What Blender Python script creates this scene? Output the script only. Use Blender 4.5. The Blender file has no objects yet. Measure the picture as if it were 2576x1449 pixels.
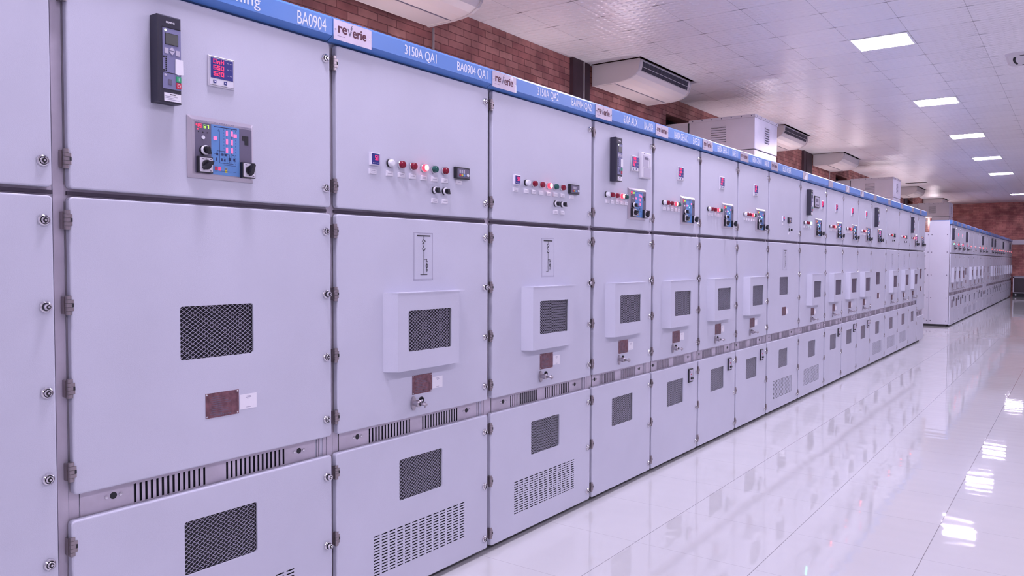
import bpy, bmesh, math, random
from mathutils import Vector, Matrix
random.seed(7)
S = bpy.context.scene
COL = S.collection
# ------------------------------------------------------------------ camera
F_PX, YAW, PITCH, ROLL = 1981.77, 0.624921, 0.0349878, 0.0029890
CAM = Vector((2.285, 0.0, 1.4113))
fw = Vector((-math.sin(YAW)*math.cos(PITCH), math.cos(YAW)*math.cos(PITCH), -math.sin(PITCH)))
rt = fw.cross(Vector((0, 0, 1))).normalized()
up = rt.cross(fw)
rt, up = math.cos(ROLL)*rt + math.sin(ROLL)*up, math.cos(ROLL)*up - math.sin(ROLL)*rt
cd = bpy.data.cameras.new('camera'); co = bpy.data.objects.new('camera', cd); COL.objects.link(co)
cd.sensor_fit = 'HORIZONTAL'; cd.sensor_width = 36.0; cd.lens = F_PX/2576*36.0
cd.clip_start = 0.02; cd.clip_end = 200
co.matrix_world = Matrix(((rt.x, up.x, -fw.x, CAM.x), (rt.y, up.y, -fw.y, CAM.y), (rt.z, up.z, -fw.z, CAM.z), (0, 0, 0, 1)))
S.camera = co
# ------------------------------------------------------------------ world, exposure
w = bpy.data.worlds.new('world'); S.world = w; w.use_nodes = True
w.node_tree.nodes['Background'].inputs[0].default_value = (.62, .55, .75, 1)
w.node_tree.nodes['Background'].inputs[1].default_value = .02
S.view_settings.view_transform = 'Standard'; S.view_settings.look = 'None'
S.view_settings.exposure = 0.0; S.view_settings.gamma = 1.0; S.view_settings.use_curve_mapping = False
S.cycles.use_denoising = True
S.cycles.max_bounces = 5; S.cycles.diffuse_bounces = 3; S.cycles.glossy_bounces = 3
S.cycles.use_adaptive_sampling = True; S.cycles.adaptive_threshold = .08; S.cycles.adaptive_min_samples = 16
S.cycles.transparent_max_bounces = 8; S.cycles.sample_clamp_indirect = 6.0
S.cycles.caustics_reflective = False; S.cycles.caustics_refractive = False
LAMP_TINT = (1.0, .90, 1.17)
TUBE_POWER = 362.0
GLOBE_POWER = 46.0
CEIL = 3.854
X_WALL = -2.76; X_RIGHT = 7.0; Y_NEAR = -5.0; Y_FAR = 38.2

# ------------------------------------------------------------------ materials
MAT = {}
def newmat(name):
    m = bpy.data.materials.new(name); m.use_nodes = True; MAT[name] = m
    return m, m.node_tree, m.node_tree.nodes['Principled BSDF']
def plain(name, col, rough=.5, metal=0.0, spec=.5, bump=0.0, bscale=200.0, var=0.0, vscale=4.0):
    m, nt, b = newmat(name)
    b.inputs['Base Color'].default_value = (*col, 1); b.inputs['Roughness'].default_value = rough
    b.inputs['Metallic'].default_value = metal; b.inputs['Specular IOR Level'].default_value = spec
    g = nt.nodes.new('ShaderNodeNewGeometry')
    if bump:
        n = nt.nodes.new('ShaderNodeTexNoise'); n.inputs['Scale'].default_value = bscale; n.inputs['Detail'].default_value = 2
        nt.links.new(g.outputs['Position'], n.inputs['Vector'])
        bm_ = nt.nodes.new('ShaderNodeBump'); bm_.inputs['Strength'].default_value = bump; bm_.inputs['Distance'].default_value = .001
        nt.links.new(n.outputs[0], bm_.inputs['Height']); nt.links.new(bm_.outputs[0], b.inputs['Normal'])
    if var:
        n = nt.nodes.new('ShaderNodeTexNoise'); n.inputs['Scale'].default_value = vscale; n.inputs['Detail'].default_value = 5
        nt.links.new(g.outputs['Position'], n.inputs['Vector'])
        r = nt.nodes.new('ShaderNodeValToRGB')
        r.color_ramp.elements[0].position = .3; r.color_ramp.elements[1].position = .7
        r.color_ramp.elements[0].color = (*[c*(1-var) for c in col], 1); r.color_ramp.elements[1].color = (*[min(1, c*(1+var)) for c in col], 1)
        nt.links.new(n.outputs[0], r.inputs[0]); nt.links.new(r.outputs[0], b.inputs['Base Color'])
    return m
def glow(name, col, strength, base=None):
    m, nt, b = newmat(name)
    b.inputs['Base Color'].default_value = (*(base or col), 1); b.inputs['Roughness'].default_value = .3
    b.inputs['Emission Color'].default_value = (*col, 1); b.inputs['Emission Strength'].default_value = strength
    return m
plain('paint', (.585, .59, .695), .40, 0, .45, .35, 420.0, .03, 3.0)
plain('frame_metal', (.55, .50, .585), .40, .2, .5, .1, 300, .12, 9.0)
plain('plinth_black', (.02, .02, .025), .7)
plain('gap_shade', (.06, .045, .07), .7)
plain('hole_dark', (.006, .006, .010), .8, 0, .2)
plain('strand', (.50, .48, .62), .45, .2)
plain('latch_metal', (.46, .42, .46), .28, .85)
plain('chrome', (.72, .70, .74), .16, 1.0)
plain('hinge_metal', (.33, .285, .30), .30, .8, .5, .1, 90)
plain('blue', (.10, .245, .62), .34, 0, .5, .1, 300)
plain('white_ink', (.80, .82, .90), .5)
plain('brand_steel', (.46, .40, .48), .34, .45, .5, .05, 60, .08, 8)
plain('maroon_ink', (.085, .006, .025), .45)
plain('grey_ink', (.14, .13, .19), .45)
plain('relay_case', (.022, .020, .040), .42)
plain('relay_face', (.21, .21, .37), .45)
plain('lcd', (.11, .115, .11), .2)
plain('button_grey', (.52, .49, .60), .5)
plain('paper', (.86, .84, .90), .6)
plain('white_plastic', (.74, .72, .80), .35)
plain('black_plastic', (.012, .012, .018), .35)
plain('ink_black', (.012, .010, .016), .5)
plain('line_grey', (.30, .28, .40), .5)
plain('display_blue', (.03, .035, .22), .25)
plain('mimic_frame', (.50, .46, .53), .32, .55)
plain('mimic_grey', (.13, .115, .18), .45)
plain('mimic_blue', (.115, .27, .58), .42)
plain('mimic_line', (.02, .03, .12), .5)
plain('yellow', (.55, .48, .06), .5)
plain('green_button', (.03, .36, .16), .45)
plain('red_button', (.55, .03, .07), .45)
plain('lens_white', (.80, .80, .86), .15)
plain('lens_red', (.22, .006, .026), .15)
plain('lens_green', (.015, .10, .085), .15)
plain('nameplate_brown', (.20, .095, .115), .34, .5, .5, .5, 70, .35, 55)
plain('ac_cream', (.77, .71, .695), .38, 0, .4)
plain('ac_side', (.63, .575, .58), .42, 0, .4)
plain('duct_grey', (.60, .56, .61), .42, .1, .5, .05, 120, .05, 3)
plain('duct_bright', (.66, .63, .74), .30, .25, .5, .1, 40, .08, 4)
plain('vane', (.72, .68, .68), .4)
plain('pipe_white', (.60, .55, .56), .45)
plain('column_paint', (.055, .026, .036), .55, 0, .4, .3, 40, .2, 6)
plain('wall_paint', (.62, .59, .64), .6)
plain('trim_white', (.66, .62, .72), .5)
plain('roof_dark', (.012, .010, .012), .9)
plain('pan_white', (.82, .82, .82), .4)
plain('reflector', (.07, .07, .07), .5)
plain('screen_dark', (.05, .035, .045), .25)
glow('led_red', (1.0, .02, .06), 3.2)
glow('led_green', (.45, 1.0, .08), 1.6)
glow('led_pink', (1.0, .11, .26), 1.6)
glow('lamp_red_lit', (1.0, .03, .06), 2.6)
glow('lamp_red_core', (1.0, .20, .19), 9.0)
glow('lamp_green_lit', (.25, 1.0, .62), 4.0)
glow('led_yellow', (.85, 1.0, .45), 3.0)
glow('tube', LAMP_TINT, TUBE_POWER)
glow('globe', (1.0, .88, .98), GLOBE_POWER)
for k in ('led_red', 'led_green', 'led_pink', 'led_yellow', 'lamp_red_lit', 'lamp_green_lit'): MAT[k].cycles.emission_sampling = 'NONE'
for k in ('tube', 'globe', 'lamp_red_core'): MAT[k].cycles.emission_sampling = 'FRONT'
# glass pane: clear with a surface reflection
m, nt, b = newmat('pane_glass')
tr = nt.nodes.new('ShaderNodeBsdfTransparent'); gl = nt.nodes.new('ShaderNodeBsdfGlossy'); gl.inputs['Roughness'].default_value = .03
fr = nt.nodes.new('ShaderNodeFresnel'); fr.inputs['IOR'].default_value = 1.45
mx = nt.nodes.new('ShaderNodeMixShader')
gb = nt.nodes.new('ShaderNodeNewGeometry'); iv = nt.nodes.new('ShaderNodeMath'); iv.operation = 'SUBTRACT'; iv.inputs[0].default_value = 1; nt.links.new(gb.outputs['Backfacing'], iv.inputs[1])
mf = nt.nodes.new('ShaderNodeMath'); mf.operation = 'MULTIPLY'; nt.links.new(fr.outputs[0], mf.inputs[0]); nt.links.new(iv.outputs[0], mf.inputs[1])
nt.links.new(mf.outputs[0], mx.inputs[0]); nt.links.new(tr.outputs[0], mx.inputs[1]); nt.links.new(gl.outputs[0], mx.inputs[2])
nt.links.new(mx.outputs[0], nt.nodes['Material Output'].inputs[0])

def mnode(nt, op, a, b=None):
    n = nt.nodes.new('ShaderNodeMath'); n.operation = op
    for i, v in enumerate((a, b)):
        if v is None: continue
        if isinstance(v, (int, float)): n.inputs[i].default_value = v
        else: nt.links.new(v, n.inputs[i])
    return n.outputs[0]
def edge_dist(nt, coord, off, pitch):
    """distance (m) from the nearest grid line of a 1-D grid"""
    t = mnode(nt, 'SUBTRACT', coord, off); t = mnode(nt, 'DIVIDE', t, pitch)
    fl = mnode(nt, 'FLOOR', t); f = mnode(nt, 'SUBTRACT', t, fl)
    g = mnode(nt, 'SUBTRACT', 1.0, f); d = mnode(nt, 'MINIMUM', f, g)
    return mnode(nt, 'MULTIPLY', d, pitch), fl
def mixcol(nt, fac, a, b):
    n = nt.nodes.new('ShaderNodeMix'); n.data_type = 'RGBA'
    if isinstance(fac, float): n.inputs[0].default_value = fac
    else: nt.links.new(fac, n.inputs[0])
    for i, v in ((6, a), (7, b)):
        if isinstance(v, tuple): n.inputs[i].default_value = (*v, 1)
        else: nt.links.new(v, n.inputs[i])
    return n.outputs[2]
# polished floor tiles
m, nt, b = newmat('floor_tiles')
g = nt.nodes.new('ShaderNodeNewGeometry'); sp = nt.nodes.new('ShaderNodeSeparateXYZ'); nt.links.new(g.outputs['Position'], sp.inputs[0])
dx, ix = edge_dist(nt, sp.outputs[0], .505, .6); dy, iy = edge_dist(nt, sp.outputs[1], 4.137, .6)
line = mnode(nt, 'MAXIMUM', mnode(nt, 'LESS_THAN', dx, .0016), mnode(nt, 'MULTIPLY', mnode(nt, 'LESS_THAN', dy, .0013), .5))
cmb = nt.nodes.new('ShaderNodeCombineXYZ'); nt.links.new(ix, cmb.inputs[0]); nt.links.new(iy, cmb.inputs[1])
wn = nt.nodes.new('ShaderNodeTexWhiteNoise'); nt.links.new(cmb.outputs[0], wn.inputs[0])
ns = nt.nodes.new('ShaderNodeTexNoise'); ns.inputs['Scale'].default_value = 2.2; ns.inputs['Detail'].default_value = 4; nt.links.new(g.outputs['Position'], ns.inputs['Vector'])
tile = mixcol(nt, ns.outputs[0], (.595, .595, .60), (.67, .665, .67))
nt.links.new(mixcol(nt, line, tile, (.25, .23, .24)), b.inputs['Base Color'])
b.inputs['Roughness'].default_value = .03; b.inputs['Specular IOR Level'].default_value = .85
# each tile lies a little out of level, and is a little wavy
v1 = nt.nodes.new('ShaderNodeVectorMath'); v1.operation = 'SUBTRACT'; nt.links.new(wn.outputs['Color'], v1.inputs[0]); v1.inputs[1].default_value = (.5, .5, .5)
v2 = nt.nodes.new('ShaderNodeVectorMath'); v2.operation = 'MULTIPLY'; nt.links.new(v1.outputs[0], v2.inputs[0]); v2.inputs[1].default_value = (.006, .006, 0)
wv = nt.nodes.new('ShaderNodeTexNoise'); wv.inputs['Scale'].default_value = 4.0; wv.inputs['Detail'].default_value = 1; nt.links.new(g.outputs['Position'], wv.inputs['Vector'])
v3 = nt.nodes.new('ShaderNodeVectorMath'); v3.operation = 'SUBTRACT'; nt.links.new(wv.outputs['Color'], v3.inputs[0]); v3.inputs[1].default_value = (.5, .5, .5)
v4 = nt.nodes.new('ShaderNodeVectorMath'); v4.operation = 'MULTIPLY'; nt.links.new(v3.outputs[0], v4.inputs[0]); v4.inputs[1].default_value = (.004, .005, 0)
v5 = nt.nodes.new('ShaderNodeVectorMath'); nt.links.new(v2.outputs[0], v5.inputs[0]); nt.links.new(v4.outputs[0], v5.inputs[1])
# fine ripples across each tile
rn = nt.nodes.new('ShaderNodeTexNoise'); rn.inputs['Scale'].default_value = 1.6; rn.inputs['Detail'].default_value = 2; nt.links.new(g.outputs['Position'], rn.inputs['Vector'])
ph = mnode(nt, 'ADD', mnode(nt, 'MULTIPLY', sp.outputs[1], 6.2832/.145), mnode(nt, 'ADD', mnode(nt, 'MULTIPLY', rn.outputs[0], 14.0), mnode(nt, 'MULTIPLY', wn.outputs['Value'], 6.28)))
rc = nt.nodes.new('ShaderNodeCombineXYZ'); nt.links.new(mnode(nt, 'MULTIPLY', mnode(nt, 'SINE', ph), .0036), rc.inputs[1])
v8 = nt.nodes.new('ShaderNodeVectorMath'); nt.links.new(v5.outputs[0], v8.inputs[0]); nt.links.new(rc.outputs[0], v8.inputs[1]); v5 = v8
v6 = nt.nodes.new('ShaderNodeVectorMath'); nt.links.new(g.outputs['Normal'], v6.inputs[0]); nt.links.new(v5.outputs[0], v6.inputs[1])
v7 = nt.nodes.new('ShaderNodeVectorMath'); v7.operation = 'NORMALIZE'; nt.links.new(v6.outputs[0], v7.inputs[0]); nt.links.new(v7.outputs[0], b.inputs['Normal'])
# ceiling tiles with embossed dots
m, nt, b = newmat('ceiling_tiles')
g = nt.nodes.new('ShaderNodeNewGeometry'); sp = nt.nodes.new('ShaderNodeSeparateXYZ'); nt.links.new(g.outputs['Position'], sp.inputs[0])
dx, ix = edge_dist(nt, sp.outputs[0], .143, .6); dy, iy = edge_dist(nt, sp.outputs[1], 8.151, .576)
# seams along the room: even; seams across: open near the tile corners only
wx = mnode(nt, 'LESS_THAN', dx, .0028)
near = mnode(nt, 'MULTIPLY', mnode(nt, 'MAXIMUM', mnode(nt, 'SUBTRACT', 1.0, mnode(nt, 'DIVIDE', dx, .12)), .10), .009)
wy = mnode(nt, 'LESS_THAN', dy, near)
hairy = mnode(nt, 'MULTIPLY', mnode(nt, 'LESS_THAN', dy, .002), .35)
seam = mnode(nt, 'MAXIMUM', mnode(nt, 'MAXIMUM', mnode(nt, 'MULTIPLY', wx, .45), mnode(nt, 'MULTIPLY', wy, .9)), hairy)
cmb = nt.nodes.new('ShaderNodeCombineXYZ'); nt.links.new(ix, cmb.inputs[0]); nt.links.new(iy, cmb.inputs[1])
wn = nt.nodes.new('ShaderNodeTexWhiteNoise'); nt.links.new(cmb.outputs[0], wn.inputs[0])
tile = mixcol(nt, wn.outputs[0], (.77, .745, .77), (.81, .785, .81))
nt.links.new(mixcol(nt, seam, tile, (.05, .04, .05)), b.inputs['Base Color'])
b.inputs['Roughness'].default_value = .32; b.inputs['Specular IOR Level'].default_value = .5
vo = nt.nodes.new('ShaderNodeTexVoronoi'); vo.inputs['Scale'].default_value = 12.0; vo.inputs['Randomness'].default_value = .12
nt.links.new(g.outputs['Position'], vo.inputs['Vector'])
rmp = nt.nodes.new('ShaderNodeValToRGB'); rmp.color_ramp.elements[0].position = .22; rmp.color_ramp.elements[1].position = .42
nt.links.new(vo.outputs['Distance'], rmp.inputs[0])
n2 = nt.nodes.new('ShaderNodeTexNoise'); n2.inputs['Scale'].default_value = 3.0; nt.links.new(g.outputs['Position'], n2.inputs['Vector'])
hh = mnode(nt, 'ADD', mnode(nt, 'MULTIPLY', rmp.outputs[0], .6), mnode(nt, 'MULTIPLY', n2.outputs[0], 2.5))
bp = nt.nodes.new('ShaderNodeBump'); bp.inputs['Strength'].default_value = .8; bp.inputs['Distance'].default_value = .006
nt.links.new(hh, bp.inputs['Height']); nt.links.new(bp.outputs[0], b.inputs['Normal'])
# bare brick
def brick(name, swap, c1, c2, mortar, white=0.0):
    m, nt, b = newmat(name)
    g = nt.nodes.new('ShaderNodeNewGeometry'); sp = nt.nodes.new('ShaderNodeSeparateXYZ'); nt.links.new(g.outputs['Position'], sp.inputs[0])
    cmb = nt.nodes.new('ShaderNodeCombineXYZ'); nt.links.new(sp.outputs[0 if swap else 1], cmb.inputs[0]); nt.links.new(sp.outputs[2], cmb.inputs[1])
    wob = nt.nodes.new('ShaderNodeTexNoise'); wob.inputs['Scale'].default_value = 9; nt.links.new(g.outputs['Position'], wob.inputs['Vector'])
    vm = nt.nodes.new('ShaderNodeVectorMath'); vm.operation = 'SCALE'; nt.links.new(wob.outputs['Color'], vm.inputs[0]); vm.inputs['Scale'].default_value = .012
    va = nt.nodes.new('ShaderNodeVectorMath'); nt.links.new(cmb.outputs[0], va.inputs[0]); nt.links.new(vm.outputs[0], va.inputs[1])
    br = nt.nodes.new('ShaderNodeTexBrick'); nt.links.new(va.outputs[0], br.inputs['Vector'])
    br.inputs['Scale'].default_value = 1.0; br.inputs['Brick Width'].default_value = .237; br.inputs['Row Height'].default_value = .0715
    br.inputs['Mortar Size'].default_value = .0045; br.inputs['Mortar Smooth'].default_value = .3; br.inputs['Bias'].default_value = -.1
    br.inputs['Color1'].default_value = (*c1, 1); br.inputs['Color2'].default_value = (*c2, 1); br.inputs['Mortar'].default_value = (*mortar, 1)
    st = nt.nodes.new('ShaderNodeTexNoise'); st.inputs['Scale'].default_value = 3.5; st.inputs['Detail'].default_value = 6; nt.links.new(g.outputs['Position'], st.inputs['Vector'])
    rp = nt.nodes.new('ShaderNodeValToRGB'); rp.color_ramp.elements[0].position = .35; rp.color_ramp.elements[0].color = (.62, .58, .60, 1)
    rp.color_ramp.elements[1].position = .62; rp.color_ramp.elements[1].color = (1.08, 1.05, 1.05, 1); nt.links.new(st.outputs[0], rp.inputs[0])
    mu = nt.nodes.new('ShaderNodeMix'); mu.data_type = 'RGBA'; mu.blend_type = 'MULTIPLY'; mu.inputs[0].default_value = 1
    nt.links.new(br.outputs[0], mu.inputs[6]); nt.links.new(rp.outputs[0], mu.inputs[7])
    col = mu.outputs[2]
    if white:
        # pale salt stains in patches
        s2 = nt.nodes.new('ShaderNodeTexNoise'); s2.inputs['Scale'].default_value = .8; s2.inputs['Detail'].default_value = 7; nt.links.new(g.outputs['Position'], s2.inputs['Vector'])
        r2 = nt.nodes.new('ShaderNodeValToRGB'); r2.color_ramp.elements[0].position = .55; r2.color_ramp.elements[1].position = .75
        nt.links.new(s2.outputs[0], r2.inputs[0]); f = mnode(nt, 'MULTIPLY', r2.outputs[0], white)
        col = mixcol(nt, f, col, (.42, .27, .27))
    nt.links.new(col, b.inputs['Base Color']); b.inputs['Roughness'].default_value = .8
    bp = nt.nodes.new('ShaderNodeBump'); bp.inputs['Strength'].default_value = .7; bp.inputs['Distance'].default_value = .006
    hi = mnode(nt, 'SUBTRACT', mnode(nt, 'MULTIPLY', st.outputs[0], .5), br.outputs['Fac'])
    nt.links.new(hi, bp.inputs['Height']); nt.links.new(bp.outputs[0], b.inputs['Normal'])
brick('brick_side', False, (.42, .165, .145), (.60, .30, .25), (.22, .085, .075))
brick('brick_far', True, (.44, .165, .155), (.60, .27, .235), (.30, .12, .115), .8)

# ------------------------------------------------------------------ mesh building
class MB:
    def __init__(s): s.v = []; s.f = []; s.m = []; s.sm = []; s.mats = []
    def mi(s, name):
        if name not in s.mats: s.mats.append(name)
        return s.mats.index(name)
    def face(s, pts, mat, smooth=False):
        b = len(s.v); s.v += [tuple(p) for p in pts]; s.f.append(tuple(range(b, b+len(pts)))); s.m.append(s.mi(mat)); s.sm.append(smooth)
    def box(s, x0, x1, y0, y1, z0, z1, mat, skip=''):
        P = [(x0,y0,z0),(x1,y0,z0),(x1,y1,z0),(x0,y1,z0),(x0,y0,z1),(x1,y0,z1),(x1,y1,z1),(x0,y1,z1)]
        b = len(s.v); s.v += P
        for key, q in (('b',(0,3,2,1)),('t',(4,5,6,7)),('l',(0,1,5,4)),('r',(2,3,7,6)),('k',(3,0,4,7)),('f',(1,2,6,5))):
            if key in skip: continue
            s.f.append(tuple(b+i for i in q)); s.m.append(s.mi(mat)); s.sm.append(False)
    def bbox(s, x0, x1, y0, y1, z0, z1, mat, bev=.003):
        """box standing on x0 whose front (x1) edges are chamfered"""
        o = [(y0,z0),(y1,z0),(y1,z1),(y0,z1)]; i = [(y0+bev,z0+bev),(y1-bev,z0+bev),(y1-bev,z1-bev),(y0+bev,z1-bev)]
        xm = x1-bev
        s.face([(x1,*p) for p in i], mat)
        for k in range(4):
            a, b = k, (k+1) % 4
            s.face([(x0,*o[a]),(x0,*o[b]),(xm,*o[b]),(xm,*o[a])], mat)
            s.face([(xm,*o[a]),(xm,*o[b]),(x1,*i[b]),(x1,*i[a])], mat)
    def prism(s, poly, axis, a, b, mat, smooth=False, caps=True, capmat=None):
        """poly: list of 2-D points; axis 'x': (y,z) 'y': (x,z) 'z': (x,y)"""
        def P(p, t):
            return (t, p[0], p[1]) if axis == 'x' else ((p[0], t, p[1]) if axis == 'y' else (p[0], p[1], t))
        n = len(poly); base = len(s.v)
        s.v += [P(p, a) for p in poly] + [P(p, b) for p in poly]
        flip = axis == 'y'
        for k in range(n):
            j = (k+1) % n
            q = (base+k, base+j, base+n+j, base+n+k)
            s.f.append(q[::-1] if flip else q); s.m.append(s.mi(mat)); s.sm.append(smooth)
        if caps:
            cm = capmat or mat
            lo = tuple(base+k for k in range(n)); hi = tuple(base+n+k for k in range(n))
            s.f.append(lo if flip else lo[::-1]); s.m.append(s.mi(cm)); s.sm.append(False)
            s.f.append(hi[::-1] if flip else hi); s.m.append(s.mi(cm)); s.sm.append(False)
    def cyl(s, axis, c, r, a, b, mat, n=20, r2=None, smooth=True, capmat=None, caps=True):
        """c: centre in the plane across the axis; a..b along it"""
        r2 = r if r2 is None else r2
        base = len(s.v)
        def P(ang, rad, t):
            u, v = c[0]+rad*math.cos(ang), c[1]+rad*math.sin(ang)
            return (t, u, v) if axis == 'x' else ((u, t, v) if axis == 'y' else (u, v, t))
        for k in range(n): s.v.append(P(2*math.pi*k/n, r, a))
        for k in range(n): s.v.append(P(2*math.pi*k/n, r2, b))
        flip = axis == 'y'
        for k in range(n):
            j = (k+1) % n; q = (base+k, base+j, base+n+j, base+n+k)
            s.f.append(q[::-1] if flip else q); s.m.append(s.mi(mat)); s.sm.append(smooth)
        if caps:
            cm = capmat or mat
            lo = tuple(base+k for k in range(n)); hi = tuple(base+n+k for k in range(n))
            s.f.append(lo if flip else lo[::-1]); s.m.append(s.mi(cm)); s.sm.append(False)
            s.f.append(hi[::-1] if flip else hi); s.m.append(s.mi(cm)); s.sm.append(False)
    def lathe(s, axis, c, prof, mat, n=20):
        """prof: (radius, t) pairs"""
        for (r1, t1), (r2, t2) in zip(prof, prof[1:]): s.cyl(axis, c, max(r1, 1e-5), t1, t2, mat, n, max(r2, 1e-5), True, None, False)
    def add(s, mesh, mat, off=(0,0,0)):
        b = len(s.v); s.v += [tuple(Vector(v.co)+Vector(off)) for v in mesh.vertices]
        for p in mesh.polygons: s.f.append(tuple(b+i for i in p.vertices)); s.m.append(s.mi(mat)); s.sm.append(False)
    def mesh(s, name):
        me = bpy.data.meshes.new(name); me.from_pydata(s.v, [], s.f)
        for k in s.mats: me.materials.append(MAT[k])
        me.polygons.foreach_set('material_index', s.m); me.polygons.foreach_set('use_smooth', s.sm); me.update()
        return me
def link(name, me, parent=None, loc=(0,0,0), label=None):
    o = bpy.data.objects.new(name, me); COL.objects.link(o); o.location = loc
    if parent: o.parent = parent
    if label: o['label'] = label
    return o
CACHE = {}
def part(name, key, fn, parent, loc=(0,0,0), label=None):
    """a part sharing its mesh with every part of the same key"""
    if key not in CACHE:
        mb = MB(); fn(mb); CACHE[key] = mb.mesh(name)
    return link(name, CACHE[key], parent, loc, label)
def thing(name, label, cat, loc=(0,0,0), group=None):
    o = bpy.data.objects.new(name, None); COL.objects.link(o); o.location = loc; o.empty_display_size = .1
    return tag(o, label, cat, group)
def tag(o, label, cat, group=None):
    o['label'] = label; o['category'] = cat
    if group: o['group'] = group
    return o
def struct(name, fn):
    mb = MB(); fn(mb); o = link(name, mb.mesh(name)); o['kind'] = 'structure'; return o
def text_mesh(txt, bold=False):
    k = ('txt', txt, bold)
    if k not in CACHE:
        cu = bpy.data.curves.new('t', 'FONT'); cu.body = txt; cu.size = 1; cu.extrude = .004
        cu.resolution_u = 3
        if bold: cu.offset = .022
        ob = bpy.data.objects.new('t', cu); COL.objects.link(ob)
        dg = bpy.context.evaluated_depsgraph_get(); dg.update()
        me = bpy.data.meshes.new_from_object(ob.evaluated_get(dg)); bpy.data.objects.remove(ob)
        xs = [v.co.x for v in me.vertices]; ys = [v.co.y for v in me.vertices]
        CACHE[k] = (me, min(xs), max(xs), min(ys), max(ys))
    return CACHE[k]
def add_text(mb, txt, y0, y1, z0, z1, x, mat, bold=False):
    """lettering filling y0..y1, z0..z1 on a face that looks to +x"""
    me, a, b_, c, d = text_mesh(txt, bold)
    base = len(mb.v)
    for v in me.vertices:
        mb.v.append((x + (.0006 if v.co.z > 0 else 0), y0+(v.co.x-a)/(b_-a)*(y1-y0), z0+(v.co.y-c)/(d-c)*(z1-z0)))
    for p in me.polygons: mb.f.append(tuple(base+i for i in p.vertices)); mb.m.append(mb.mi(mat)); mb.sm.append(False)
SEG = {'0':'abcdef','1':'bc','2':'abged','3':'abgcd','4':'fgbc','5':'afgcd','6':'afgedc','7':'abc','8':'abcdefg','9':'abfgcd','n':'egc','H':'fegbc'}
def seven(mb, ch, y, z, w, h, x, mat):
    t = w*.17; hh = h/2
    R = {'a':(0,w,h-t,h),'b':(w-t,w,hh,h),'c':(w-t,w,0,hh),'d':(0,w,0,t),'e':(0,t,0,hh),'f':(0,t,hh,h),'g':(0,w,hh-t/2,hh+t/2)}
    for k in SEG[ch]:
        a, b, c, d = R[k]; mb.box(x, x+.0006, y+a, y+b, z+c, z+d, mat)
def rrect(y0, y1, z0, z1, r, n=4):
    P = []
    for cy, cz, a0 in ((y1-r, z0+r, -90), (y1-r, z1-r, 0), (y0+r, z1-r, 90), (y0+r, z0+r, 180)):
        for k in range(n+1):
            a = math.radians(a0+90*k/n); P.append((cy+r*math.cos(a), cz+r*math.sin(a)))
    return P
def grid_plate(mb, a0, a1, b0, b1, holes, put, mat, wall=None, depth=0):
    A = sorted({a0, a1, *[h[0] for h in holes], *[h[1] for h in holes]}); B = sorted({b0, b1, *[h[2] for h in holes], *[h[3] for h in holes]})
    A = [a for a in A if a0 <= a <= a1]; B = [q for q in B if b0 <= q <= b1]
    for i in range(len(A)-1):
        ca = (A[i]+A[i+1])/2
        hs = [h for h in holes if h[0] < ca < h[1]]
        j = 0
        while j < len(B)-1:
            cb = (B[j]+B[j+1])/2
            if any(h[2] < cb < h[3] for h in hs): j += 1; continue
            k = j
            while k+1 < len(B)-1 and not any(h[2] < (B[k+1]+B[k+2])/2 < h[3] for h in hs): k += 1
            mb.face([put(A[i], B[j], 0), put(A[i+1], B[j], 0), put(A[i+1], B[k+1], 0), put(A[i], B[k+1], 0)], mat)
            j = k+1
    if wall:
        for (p, q, r, t) in holes:
            dd = depth*.3 if t-r < .02 else depth
            for (u0, v0, u1, v1) in ((p, r, p, t), (p, t, q, t), (q, t, q, r), (q, r, p, r)):
                mb.face([put(u0, v0, 0), put(u1, v1, 0), put(u1, v1, dd), put(u0, v0, dd)], wall)
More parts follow.
